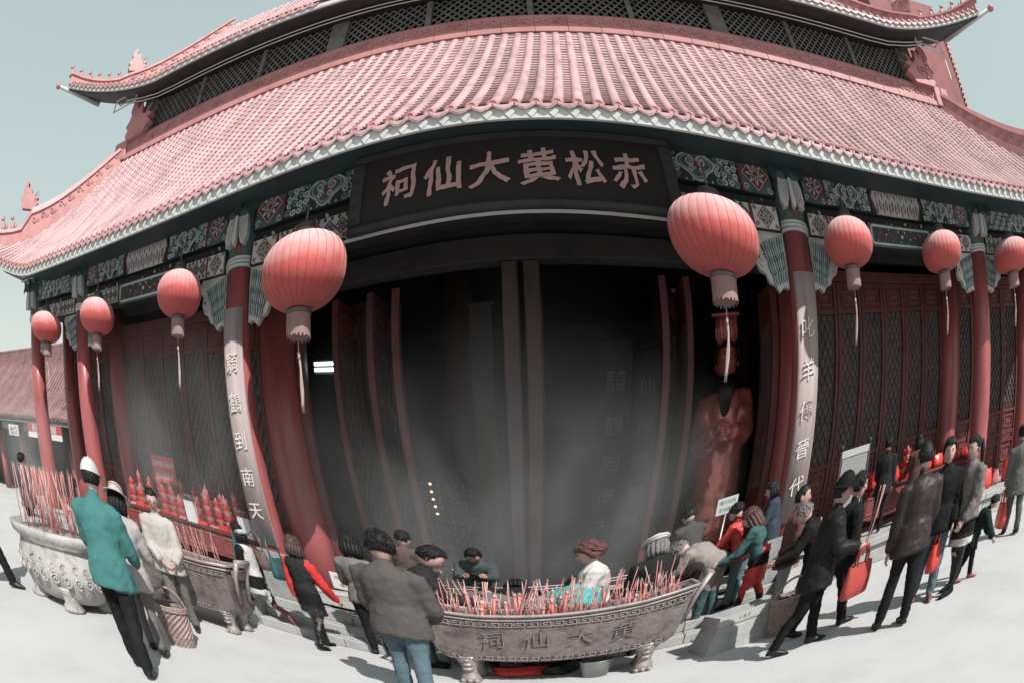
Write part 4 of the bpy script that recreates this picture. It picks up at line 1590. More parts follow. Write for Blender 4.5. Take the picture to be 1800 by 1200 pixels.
# ------------------------------------------------------------------ offering table with wire rail behind the urn
M_WIRE = mat('white_wire', (.62, .62, .60), .5, var=.05)
ot = thing('offering_table', 'long red offering table with a white wire rail behind the bronze urn', 'table', (.35, -.95, PH))
MB().box((0, 0, .5), (2.7, .62, .06), ch=.01).build('table_top', M_DKRED, ot)
for sx in (-1, 1):
    for sy in (-1, 1):
        MB().box((sx * 1.25, sy * .25, .235), (.07, .07, .47)).build('table_leg', M_DKRED, ot)
m = MB()
for yy in (-.29, .29):
    for z in (.56, .68):
        m.tube([(-1.3, yy, z), (1.3, yy, z)], .008, 5)
    for i in range(27):
        m.tube([(-1.3 + .1 * i, yy, .54), (-1.3 + .1 * i, yy, .68)], .005, 4)
m.build('wire_rail', M_WIRE, ot)
M_REDPK = mat('red_packet', (.62, .06, .05), .4, var=.15, scale=12, bump=.3, bscale=15)
M_PINKPK = mat('pink_packet', (.62, .26, .25), .5, var=.2, scale=12)
M_WPAPER = mat('white_paper', (.66, .66, .65), .7, var=.06)
M_PLAST = mat('red_plastic_bag', (.66, .055, .045), .3, var=.2, scale=9, bump=.6, bscale=9, spec=.5)
random.seed(5)
pk = [MB().box((0, 0, d[2] / 2), d, ch=.008).mesh('offering_packet', m_) for d, m_ in (((.22, .12, .07), M_REDPK), ((.16, .16, .05), M_PINKPK), ((.2, .1, .1), M_REDPK), ((.24, .14, .03), M_WPAPER))]
for i in range(13):
    o = obj('offering_packet', pk[i % 4], None, (.35 - 1.15 + i * .19, -.95 + random.uniform(-.14, .14), PH + .531), random.uniform(0, 3))
    tag(o, 'small %s packet lying on the railed offering table' % ('red', 'pink', 'thick red', 'white')[i % 4], 'packet', 'packets on the offering table')


def bag(name, label, loc, w, d, h, m_, rz=0.0, handles=True, group=None, sag=.15):
    """soft carrier bag: tapering, creased body with two loop handles"""
    t = thing(name, label, 'bag', loc, rz, group) if handles else None
    mb = MB()
    n = 20
    rows = ((0, .82, .75), (.04, .95, .95), (.35, 1.0, 1.0), (.7, .97, .8), (.92, .93, .5), (1, .92, .42))
    for fz, fx, fy in rows:
        for k in range(n):
            a = 2 * math.pi * k / n
            cx_, sy_ = math.copysign(abs(math.cos(a)) ** .45, math.cos(a)), math.copysign(abs(math.sin(a)) ** .6, math.sin(a))
            q = 1 + sag * .4 * noise.noise((cx_ * 2 + loc[0], sy_ * 2 + loc[1], fz * 3))
            mb.v.append((cx_ * w / 2 * fx * q, sy_ * d / 2 * fy * q, fz * h * (1 + .03 * math.sin(k * 2.1 + loc[0]) * fz)))
    for i in range(len(rows) - 1):
        for k in range(n):
            a, b_ = i * n + k, i * n + (k + 1) % n
            mb.f.append((a, b_, b_ + n, a + n))
            mb.m.append(0)
            mb.s.append(True)
    mb.f.append(tuple(range(n - 1, -1, -1)))
    mb.m.append(0)
    mb.s.append(False)
    if not handles:
        return tag(mb.build(name, m_, None, loc, rz), label, 'bag', group)
    mb.build('bag_body', m_, t)
    if handles:
        for s in (-1, 1):
            hm = MB()
            hm.tube([(-w * .22, s * d * .18, h * .96), (-w * .2, s * d * .15, h * 1.25), (-w * .1, s * .02, h * 1.5), (w * .1, s * .02, h * 1.5), (w * .2, s * d * .15, h * 1.25), (w * .22, s * d * .18, h * .96)], .012, 6)
            hm.build('bag_handle', m_, t)
    return t


def pagoda_mesh(tiers, r, h):
    """tiered paper offering: pleated cups with pointed petals"""
    m = MB()
    for i in range(tiers):
        rr_ = r * (1 - .55 * i / tiers)
        z0 = h * i / tiers
        n = 12
        hh = h / tiers
        vs = []
        for k in range(n):
            a = 2 * math.pi * k / n
            vs += [(rr_ * .7 * math.cos(a), rr_ * .7 * math.sin(a), z0), (rr_ * math.cos(a + math.pi / n), rr_ * math.sin(a + math.pi / n), z0 + hh * (1.05 if k % 2 else .75))]
        fs = []
        for k in range(n):
            a, b_ = 2 * k, (2 * k + 2) % (2 * n)
            fs += [(a, b_, a + 1), (a, a + 1, (a - 1) % (2 * n))]
        m.add(vs, fs, i % 2)
        m.tube([(0, 0, z0), (0, 0, z0 + hh * 1.02)], [rr_ * .72, rr_ * .6], 12, 0)
        for k in range(6):
            a = math.pi / 3 * k + i
            m.add([(rr_ * .8 * math.cos(a), rr_ * .8 * math.sin(a), z0 + hh * .4), (rr_ * .9 * math.cos(a + .15), rr_ * .9 * math.sin(a + .15), z0 + hh * .6), (rr_ * 1.12 * math.cos(a + .07), rr_ * 1.12 * math.sin(a + .07), z0 + hh * 1.2)], [(0, 1, 2)], 2)
    m.tube([(0, 0, h), (0, 0, h * 1.12)], [r * .25, .004], 8, 2)
    return m.mesh('paper_offering', [M_REDPK, M_PINKPK, M_GILT])


def counter(label, loc, L, D_, H, rz=0.0):
    t = thing('stall_counter', label, 'counter', loc, rz)
    MB().box((0, 0, H - .03), (L, D_, .06), ch=.01).build('counter_top', M_DKRED, t)
    m = MB()
    m.box((0, -D_ / 2 + .06, (H - .06) * .66), (L - .06, .04, (H - .06) * .62))
    m.build('front_panel', M_BROWNR, t)
    n = max(2, int(L / .9))
    for i in range(n):
        mm = MB()
        w_ = (L - .1) / n
        ribbon([(-w_ * .4, -.13), (w_ * .4, -.13), (w_ * .4, .13), (-w_ * .4, .13)], .03, -.015, .005, mm, 0, True)
        mm.build('carved_frame', M_COLUMN, t, (-L / 2 + .05 + w_ * (i + .5), -D_ / 2 + .04, (H - .06) * .7))
    for sx in (-1, 1):
        for sy in (-1, 1):
            MB().box((0, 0, (H - .06) / 2), (.09, .09, H - .06), ch=.01).build('counter_leg', M_DKRED, t, (sx * (L / 2 - .06), sy * (D_ / 2 - .08), 0))
    return t


counter('long dark red stall counter in front of the lattice doors at left', (-5.65, .78, PH), 4.0, .6, .72)
pg = [pagoda_mesh(5, .17, .5), pagoda_mesh(4, .19, .4), pagoda_mesh(6, .15, .58)]
random.seed(9)
for i, x in enumerate((-7.35, -7.0, -6.62, -6.3, -5.98, -5.7, -5.0, -4.72, -4.45)):
    o = obj('paper_offering', pg[(0, 1, 0, 0, 0, 1, 2, 0, 2)[i]], None, (x, .78 + random.uniform(-.08, .1), PH + .72), random.uniform(0, 1))
    tag(o, ('tiered red paper offering, leftmost on the left stall counter', 'low tiered red paper offering, second from left on the left counter', 'tiered red paper offering under the left edge of the red sign',
            'tiered red paper offering under the middle of the red sign', 'tiered red paper offering under the right edge of the red sign', 'low tiered red paper offering left of the white paper bag',
            'tall tiered red paper offering right of the white paper bag', 'tiered red paper offering behind the scarf woman', 'tall tiered red paper offering, rightmost on the left counter')[i], 'offering', 'paper offerings on the left counter')

for i in range(14):
    x = -7.5 + i * .27
    if abs(x + 5.32) < .2 or abs(x + 3.95) < .2:
        continue
    o = obj('offering_packet', pk[i % 3], None, (x, .58 + random.uniform(-.03, .03), PH + .72), random.uniform(-.5, .5))
    tag(o, 'small %s packet along the front edge of the left counter' % ('red', 'pink', 'thick red')[i % 3], 'packet', 'packets on the left counter')

for i in range(9):
    x = -7.2 + i * .36
    o = obj('paper_offering', pg[(2, 0)[i % 2]], None, (x, 1.0, PH + .72 + .1), i * .4)
    o.scale = (.8, .8, 1)
    tag(o, 'slim tiered red paper offering in the back row on the left counter', 'offering', 'back row of paper offerings on the left counter')
MB_R = tag(MB().box((0, 0, .05), (3.6, .2, .1), ch=.008).build('display_riser', M_BROWNR, None, (-5.75, 1.0, PH + .721)), 'low wooden riser at the back of the left counter', 'riser')


def paper_bag(label, loc, w, h, rz):
    t = thing('paper_bag', label, 'bag', loc, rz)
    m = MB()
    d = .1
    m.add([(-w / 2, -d / 2, 0), (w / 2, -d / 2, 0), (w / 2, d / 2, 0), (-w / 2, d / 2, 0), (-w / 2, -d / 2, h), (w / 2, -d / 2, h), (w / 2, d / 2, h), (-w / 2, d / 2, h), (-w * .47, 0, h * .6), (w * .47, 0, h * .6)],
          [(0, 1, 5, 4), (2, 3, 7, 6), (0, 4, 8), (4, 7, 8), (7, 3, 8), (3, 0, 8), (1, 9, 5), (5, 9, 6), (6, 9, 2), (2, 9, 1), (0, 3, 2, 1)])
    m.build('bag_body', M_WPAPER, t)
    for s in (-1, 1):
        MB().tube([(-.06, s * d / 2, h - .01), (-.05, s * d / 2, h + .1), (.05, s * d / 2, h + .1), (.06, s * d / 2, h - .01)], .004, 5).build('bag_handle', M_WPAPER, t)


paper_bag('white paper bag between the red offerings on the left counter', (-5.32, .56, PH + .72), .26, .38, .1)
paper_bag('white paper bag with a pink mark at the right end of the left counter', (-3.95, .52, PH + .72), .28, .34, -.2)
bag('plastic_bag', 'red plastic bag on the sill between the left couplet column and the big inner column', (-3.55, .7, PH + .72), .28, .22, .34, M_PLAST, .4)
sg = thing('shop_sign', 'red sign with two rows of pale characters behind the left offerings', 'sign', (-6.33, 1.14, 2.02), 0)
MB().box((0, .01, 0), (.76, .02, .5), ch=.004).build('sign_board', mat('sign_red', (.62, .07, .065), .5, var=.1), sg)
obj('lettering', text_mesh('道教黄大仙祠', .118, .002, M_WPAPER, .002), sg, (0, -.004, .1))
obj('lettering', text_mesh('法物流通處', .118, .002, M_WPAPER, .002), sg, (0, -.004, -.12))
MB().box((0, 0, -.42), (.04, .03, .5)).build('sign_post', M_DARK, sg, (0, .03, 0))

counter('dark red stall counter heaped with red bags in front of the lattice doors at right', (6.75, .62, PH), 3.6, .6, .72)
random.seed(21)
for i in range(11):
    x = 5.2 + i * .31
    if i % 4 == 3:
        o = obj('paper_offering', pg[i % 3], None, (x, .62, PH + .72))
        tag(o, 'tiered red paper offering among the bags on the right counter', 'offering', 'paper offerings on the right counter')
    else:
        bag('plastic_bag', 'crumpled %s bag heaped on the right stall counter' % ('red', 'pale pink', 'bright red')[i % 3], (x, .6 + random.uniform(-.08, .08), PH + .72), .3, .24, random.uniform(.2, .34), (M_PLAST, M_PINKPK, M_REDPK)[i % 3], random.uniform(0, 3), False, 'bags on the right counter', .6)
for i, (x, y, s) in enumerate(((8.3, -.1, 1), (8.75, .0, .8), (9.2, -.1, 1.1))):
    bag('plastic_bag', ('red plastic bag by the foot of the lone right column', 'small white and red bag right of the lone right column', 'big red plastic bag at the far right on the terrace')[i], (x, y, PH), .36 * s, .3 * s, .38 * s, (M_PLAST, M_PINKPK, M_PLAST)[i], i * 1.1, False, None, .6)

# ------------------------------------------------------------------ signs, stands, baskets
M_SLAB = mat('grey_slab', (.27, .28, .275), .6, var=.12, scale=6, bump=.1)
M_SLABT = mat('slab_letters', (.42, .42, .41), .6, var=.05)


def slab(label, loc, w, h, txt, cs, rz, vertical):
    t = thing('notice_slab', label, 'sign', loc, rz)
    t.rotation_euler = (R(-5), 0, rz)
    MB().box((0, .03, h / 2), (w, .06, h), ch=.01).build('slab_panel', M_SLAB, t)
    for i, c in enumerate(txt):
        p = (0, -.004, h * .8 - i * h * .27) if vertical else ((i - (len(txt) - 1) / 2) * cs * 1.15, -.004, h * .78)
        obj('character', text_mesh(c, cs, .003, M_SLABT), t, p)


slab('grey notice slab standing on the steps at left behind the vest woman', (-2.62, -1.18, PH), .8, .72, '請自覺排隊', .1, 0, False)
slab('grey notice slab with three large characters on the steps at right', (2.72, -1.25, PH), .46, .64, '功德箱', .16, 0, True)
M_CHROME = mat('chrome', (.6, .6, .6), .15, 1.0, var=.05)
ws = thing('sign_stand', 'chrome post stand carrying a white notice with red writing on the steps', 'sign', (-1.75, -1.12, PH))
MB().lathe([(.15, 0), (.15, .02), (.04, .04)], 20).build('stand_base', M_CHROME, ws)
MB().tube([(0, 0, .03), (0, 0, .78)], .018, 10).build('stand_post', M_CHROME, ws)
MB().ball((0, 0, .81), .035, 12, 8).build('stand_knob', M_CHROME, ws)
nb = part('notice', ws, (.02, -.03, .52))
MB().box((0, 0, 0), (.42, .012, .24)).build('notice_card', M_WPAPER, nb)
M_RTXT = mat('faded_red_print', (.45, .2, .2), .7, var=.05)
obj('lettering', text_mesh('燃香請外出!', .062, .001, M_RTXT), nb, (0, -.008, .05))
obj('lettering', text_mesh('請勿擁擠!', .062, .001, M_RTXT), nb, (.02, -.008, -.055))
hs_ = thing('hand_sign', 'small pale card sign on a pole above the crowd at right of the doors', 'sign', (2.1, -.5, PH))
MB().tube([(0, 0, 0), (0, 0, 1.2)], .012, 8).build('sign_pole', M_STEEL, hs_)
MB().box((0, 0, 1.28), (.27, .012, .2)).build('sign_card', mat('pale_card', (.50, .56, .55), .6, var=.05), hs_)
obj('lettering', text_mesh('請勿拍照', .055, .001, M_SLAB), hs_, (0, -.008, 1.325))
obj('lettering', text_mesh('保持肅靜', .055, .001, M_SLAB), hs_, (0, -.008, 1.235))
nt_ = thing('notice_frame', 'blank grey notice panel in a dark stand with ball-topped posts at right', 'sign', (4.38, -.15, PH))
for s in (-1, 1):
    MB().tube([(0, 0, 0), (0, 0, 1.5)], .022, 10).ball((0, 0, 1.54), .045, 10, 7).build('frame_post', M_DARK, nt_, (s * .31, 0, 0))
MB().box((0, 0, 0), (.56, .02, .86), ch=.005).build('notice_panel', M_SLAB, nt_, (0, 0, .95))
MB().box((0, 0, 0), (.6, .03, .1)).build('notice_header', M_SLABT, nt_, (0, -.002, 1.44))


def basket(label, loc, r, h, rz=0.0):
    t = thing('woven_basket', label, 'basket', loc, rz)
    MW = mat('wicker', (.33, .235, .225), .75, var=.25, scale=20, bump=.3)
    m = MB()
    rows, n = 15, 36
    for i in range(rows + 1):
        f = i / rows
        for k in range(n):
            a = 2 * math.pi * k / n
            q = r * (.74 + .26 * f) + .010 * (1 if (k + i) % 2 else -1)
            m.v.append((q * math.cos(a), q * math.sin(a), h * f))
    for i in range(rows):
        for k in range(n):
            a, b_ = i * n + k, i * n + (k + 1) % n
            m.f.append((a, b_, b_ + n, a + n))
            m.m.append(0)
            m.s.append(False)
    m.f.append(tuple(range(n - 1, -1, -1)))
    m.m.append(0)
    m.s.append(False)
    m.build('basket_wall', MW, t)
    m = MB()
    for dz in (0, .02, .04):
        pts = [(r * 1.02 * math.cos(2 * math.pi * k / 24), r * 1.02 * math.sin(2 * math.pi * k / 24), h + dz - .02 + .004 * (k % 2)) for k in range(25)]
        m.tube(pts, .014, 6, cap=False)
    m.build('basket_rim', MW, t)
    m = MB()
    m.tube([(r * math.cos(a), 0, h + r * 1.05 * math.sin(a)) for a in [math.pi * i / 12 for i in range(13)]], .016, 7)
    m.build('basket_handle', MW, t)


basket('brown woven basket with a hoop handle beside the man in the black hat', (2.72, -3.0, 0), .22, .46, .3)
basket('brown woven basket on the ground at lower left behind the straw hat', (-2.72, -4.5, 0), .2, .44, 1.0)
pt = thing('stone_planter', 'tapered grey stone tub on the ground right of the bronze urn', 'planter', (2.22, -2.75, 0), R(12))
m = MB()
for fz, fx in ((0, 1.0), (.36, .8), (.36, .86), (.48, .82), (.48, .7), (.3, .66)):
    for sx, sy in ((-1, -1), (1, -1), (1, 1), (-1, 1)):
        m.v.append((sx * .40 * fx, sy * .3 * fx, fz))
for i in range(5):
    for k in range(4):
        a, b_ = i * 4 + k, i * 4 + (k + 1) % 4
        m.f.append((a, b_, b_ + 4, a + 4))
        m.m.append(0)
        m.s.append(False)
m.f += [(3, 2, 1, 0), (20, 21, 22, 23)]
m.m += [0, 0]
m.s += [False, False]
m.build('tub_body', M_STONE, pt)
for i, c in enumerate('107'):
    obj('character', text_mesh(c, .06, .002, M_SLAB), pt, (-.1 + i * .05, -.262, .42))
bk = thing('bucket', 'plain pale bucket on the ground beneath the bronze urn', 'bucket', (.87, -2.95, 0))
MB().lathe([(.11, 0), (.15, .24), (.16, .25), (.145, .25), (.105, .02)], 24).build('bucket_body', M_STEEL, bk)
MB().tube([(.155 * math.cos(a), .155 * math.sin(a), .24 - .03 * abs(math.sin(a))) for a in [math.pi * i / 10 for i in range(11)]], .005, 5).build('bucket_bail', M_STEEL, bk)
for i, (x, y, rz) in enumerate(((.2, -2.6, .3), (.55, -2.5, 1.2))):
    bag('cloth_bundle', ('red cloth bundle lying on the ground under the bronze urn', 'dark cloth bundle lying on the ground under the bronze urn')[i], (x, y, 0), .5, .25, .14, (M_REDPK, M_DARK)[i], rz, False, None, .6)

# gallery signs
ex_ = thing('exit_sign', 'pale exit sign with two characters under the gallery eaves at far left', 'sign', (-19.6, 5.0, 2.55))
MB().box((0, 0, 0), (.95, .05, .42), ch=.01).build('sign_board', M_WHITE, ex_)
obj('lettering', text_mesh('出口', .34, .004, M_BROWNR, .004), ex_, (0, -.03, 0))
rb_ = thing('red_banner', 'red shop banner with a row of characters above the gallery counter', 'banner', (-16.7, 5.0, 2.62))
MB().box((0, 0, .12), (2.9, .03, .30)).build('banner_cloth', mat('banner_red', (.42, .07, .07), .7, var=.1), rb_)
MB().box((0, 0, -.13), (2.9, .028, .2)).build('banner_hem', M_WPAPER, rb_)
obj('lettering', text_mesh('祈福法物流通處', .30, .004, M_LETTERW, .002), rb_, (0, -.02, .12))
# ------------------------------------------------------------------ people
SKIN = mat('skin', (.56, .37, .32), .55, var=.06, scale=12, spec=.35)
SKIN_D = mat('skin_tanned', (.46, .29, .245), .55, var=.06, scale=12, spec=.35)
LIPS = mat('lips', (.32, .13, .12), .5, var=.05)
EYE = mat('dark_eye', (.03, .025, .025), .25, var=.05, spec=.5)
HAIRB = mat('black_hair', (.011, .010, .010), .5, var=.4, scale=30, bump=.5, bscale=60, spec=.22)
HAIRR = mat('auburn_hair', (.14, .05, .045), .5, var=.4, scale=30, bump=.7, bscale=60)
HAIRG = mat('grey_hair', (.19, .185, .18), .5, var=.4, scale=30, bump=.7, bscale=60)


def cloth(c, rough=.8, name=None, bump=.35, bs=16, spec=.15, sheen=0):
    if max(c) < .065:
        c = tuple(x * .5 for x in c)
        spec *= .6
    k = name or 'cloth_%03d_%03d_%03d' % tuple(int(x * 999) for x in c)
    return mat(k, c, rough, var=.10, scale=4, bump=bump, bscale=bs, spec=spec, sheen=sheen)


def head_point(d, grow=0.0):
    """unit direction -> point of a modelled head (face towards -Y); head about 0.235 high"""
    x, y, z = d
    r = Vector((.074 * x, .095 * y, .117 * z))
    if z < 0:
        k = 1 - .30 * (-z) ** 1.4
        r.x *= k
        if y < 0:
            r.y *= 1 - .05 * (-z)
        else:
            r.y *= 1 - .42 * (-z) ** 1.2
    else:
        r.x *= 1 + .03 * z
        if y > 0:
            r.y *= 1.04
    if y < 0:
        f = -y
        ga = lambda cx, cz, sx, sz: math.exp(-((x - cx) / sx) ** 2 - ((z - cz) / sz) ** 2) * f
        r.y -= .024 * ga(0, -.12, .13, .13) + .011 * ga(0, .08, .1, .16)
        r.y += .010 * (ga(.33, .06, .17, .1) + ga(-.33, .06, .17, .1))
        r.y -= .005 * (ga(.33, .22, .25, .08) + ga(-.33, .22, .25, .08))
        r.y -= .006 * ga(0, -.44, .22, .09) + .010 * ga(0, -.8, .25, .16)
        r.y += .004 * ga(0, -.30, .2, .05)
    if grow:
        r += Vector(d) * grow
    return r


def head_mesh(mb, M, skin_i, lip_i, eye_i):
    n, m = 28, 22
    i0 = len(mb.v)
    vs, fs = [], []
    for i in range(m + 1):
        t = math.pi * i / m
        for k in range(n):
            a = 2 * math.pi * k / n
            vs.append(head_point((math.sin(t) * math.cos(a), math.sin(t) * math.sin(a), -math.cos(t))))
    for i in range(m):
        for k in range(n):
            fs.append((i * n + k, i * n + (k + 1) % n, (i + 1) * n + (k + 1) % n, (i + 1) * n + k))
    mb.add(vs, fs, skin_i, True)
    for s in (-1, 1):
        mb.ball((s * .074, .012, -.004), (.012, .022, .032), 8, 6, skin_i)
        p = head_point(Vector((s * .33, -.93, .06)).normalized())
        mb.ball((p.x, p.y + .006, p.z), (.017, .010, .0085), 8, 5, eye_i)
        q = head_point(Vector((s * .34, -.9, .25)).normalized())
        mb.ball((q.x, q.y + .002, q.z), (.021, .007, .0055), 7, 4, eye_i)
    p = head_point(Vector((0, -.9, -.42)).normalized())
    mb.ball((0, p.y + .004, p.z), (.023, .008, .008), 8, 5, lip_i)
    mb.xf(M, i0)


def sst(a, b_, x):
    t = min(1, max(0, (x - a) / (b_ - a)))
    return t * t * (3 - 2 * t)


def hair_mesh(style, seed=0, locks=True):
    mb = MB()
    n, m = 30, 20
    thick = {'short': .014, 'crop': .007, 'shaved': .004, 'bob': .018, 'long': .016, 'pony': .011, 'curly': .03, 'grey': .013, 'balding': .010}[style]
    vs, fs = [], []
    for i in range(m + 1):
        t = math.pi * i / m
        for k in range(n):
            a = 2 * math.pi * k / n
            d = (math.sin(t) * math.cos(a), math.sin(t) * math.sin(a), -math.cos(t))
            x, y, z = d
            front = sst(.15, -.55, y)
            line = (-.42 if style not in ('bob', 'long') else -.75) * (1 - front) + (.60 if style not in ('balding',) else .86) * front
            if style in ('bob', 'long', 'curly'):
                line -= .25 * sst(.35, .75, abs(x)) * front
            mask = sst(line - .10, line + .10, z)
            nz = noise.noise((x * 5 + seed, y * 5, z * 5))
            gr = -.012 + (thick + .012 + thick * .6 * nz) * mask
            if style == 'curly':
                gr += .010 * mask * noise.noise((x * 14, y * 14 + seed, z * 14))
            p = head_point(d, gr)
            if style == 'short' and mask > .5 and front > .3:
                p.y -= .006
            vs.append(p)
    for i in range(m):
        for k in range(n):
            fs.append((i * n + k, i * n + (k + 1) % n, (i + 1) * n + (k + 1) % n, (i + 1) * n + k))
    mb.add(vs, fs, 0, True)
    rnd = random.Random(seed + 17)
    ncl = {'short': 110, 'bob': 90, 'long': 90, 'pony': 60, 'curly': 130, 'grey': 100, 'balding': 40, 'crop': 60}.get(style, 0) if locks else 0
    for q in range(ncl):                                  # locks lying over the scalp, ends loose
        a = rnd.uniform(0, 2 * math.pi)
        t0 = rnd.uniform(.1, 1.25)
        front = sst(.15, -.55, math.sin(a))
        lim = 2.0 * (1 - front) + .95 * front if style not in ('bob', 'long') else 2.3 * (1 - front) + .9 * front
        if style == 'balding':
            t0 = rnd.uniform(1.0, 1.5)
            lim = 2.0 * (1 - front)
        if t0 > lim - .1:
            continue
        ln = rnd.uniform(.35, .75) if style != 'crop' else .25
        pts = []
        for e in range(4):
            t = min(lim, t0 + ln * e / 3)
            aa = a + rnd.uniform(-.12, .12) * e + (.25 * e if style == 'curly' else 0)
            d = (math.sin(t) * math.cos(aa), math.sin(t) * math.sin(aa), math.cos(t))
            pts.append(head_point(d, thick * (.75 + .5 * rnd.random()) + (.006 if e == 3 and style in ('short', 'grey', 'curly') else 0)))
        k_ = {'crop': .5, 'curly': 1.3}.get(style, 1)
        mb.tube(pts, [.005 * k_, .009 * k_, .008 * k_, .002], 5)
    if style in ('bob', 'long'):
        L = .10 if style == 'bob' else .24
        for q in range(9):
            a = R(-10 + 200 * q / 8)
            x, y = .078 * math.cos(a), .085 * math.sin(a) + .01
            mb.tube([(x, y, .03), (x * 1.12, y * 1.12, -.05), (x * 1.1, y * 1.1, -.05 - L * .6), (x * .9, y * .95, -.05 - L)], [.022, .028, .026, .008], 7)
    if style == 'pony':
        mb.ball((0, .105, .045), .028, 8, 6)
        mb.tube([(0, .10, .045), (0, .16, .03), (0, .18, -.06), (.01, .165, -.17), (.01, .15, -.24)], [.018, .028, .032, .026, .006], 8)
    return mb


def hand_mesh(mb, M, side, curl, mi):
    """palm, four unequal bent fingers and a thumb leaving the side of the palm; wrist at origin, pointing -Z, palm facing -X*side"""
    i0 = len(mb.v)
    mb.tube([(0, 0, .015), (0, 0, -.02), (0, -.002, -.055), (0, -.002, -.09)], [.024, .030, .037, .034], 8, mi, sx=1.0)
    # flatten palm across its thickness (x)
    for i in range(i0, len(mb.v)):
        x, y, z = mb.v[i]
        mb.v[i] = (x * .5, y * 1.05, z)
    for k, (yy, l) in enumerate(((-.028, .072), (-.010, .080), (.009, .075), (.026, .060))):
        p = Vector((0, yy, -.085))
        a = .25 * curl
        pts = [p + Vector((0, 0, .01)), p.copy()]
        for sgm in range(3):
            ln = l * (.42, .32, .26)[sgm]
            p = p + Vector((-side * math.sin(a) * ln, 0, -math.cos(a) * ln))
            pts.append(p.copy())
            a += (.75 + .1 * k) * curl
        mb.tube(pts, [.0095, .0092, .0085, .0078, .0055], 6, mi)
    pts = [Vector((0, -.022, -.02)), Vector((-side * .012 * curl, -.045, -.045)), Vector((-side * .025 * curl, -.054 + .01 * curl, -.075)), Vector((-side * .035 * curl, -.05 + .02 * curl, -.098))]
    mb.tube(pts, [.013, .0115, .0095, .006], 6, mi)
    mb.xf(M, i0)


def closed_loft(mb, rings, mi=0):
    n = len(rings[0])
    o = len(mb.v)
    for r_ in rings:
        mb.v += [tuple(p) for p in r_]
    for i in range(len(rings) - 1):
        for k in range(n):
            a, b_ = o + i * n + k, o + i * n + (k + 1) % n
            mb.f.append((a, b_, b_ + n, a + n))
            mb.m.append(mi)
            mb.s.append(True)
    mb.f += [tuple(o + k for k in range(n - 1, -1, -1)), tuple(o + (len(rings) - 1) * n + k for k in range(n))]
    mb.m += [mi, mi]
    mb.s += [True, True]


def frame_to(d, ref=(1, 0, 0)):
    """matrix whose -Z points along d and whose X stays near ref"""
    z = -Vector(d).normalized()
    x = Vector(ref)
    x = (x - z * x.dot(z)).normalized()
    y = z.cross(x)
    return Matrix((x, y, z)).transposed().to_4x4()


def remesh(mb, voxel):
    me = mb.mesh('tmp', [])
    o = bpy.data.objects.new('tmp', me)
    COL.objects.link(o)
    md = o.modifiers.new('r', 'REMESH')
    md.mode = 'VOXEL'
    md.voxel_size = voxel
    sm = o.modifiers.new('s', 'SMOOTH')
    sm.factor = .5
    sm.iterations = 3
    dg = bpy.context.evaluated_depsgraph_get()
    dg.update()
    ev = o.evaluated_get(dg)
    m2 = ev.to_mesh()
    nv, nf = len(m2.vertices), len(m2.polygons)
    V = np.empty(nv * 3, np.float32)
    m2.vertices.foreach_get('co', V)
    F = [tuple(p.vertices) for p in m2.polygons]
    NV = np.empty(nv * 3, np.float32)
    m2.vertex_normals.foreach_get('vector', NV)
    ev.to_mesh_clear()
    bpy.data.objects.remove(o)
    bpy.data.meshes.remove(me)
    return V.reshape(-1, 3).astype(float), F, NV.reshape(-1, 3).astype(float)


ARM0 = (8, 8, 15, 0)
PN = [0]


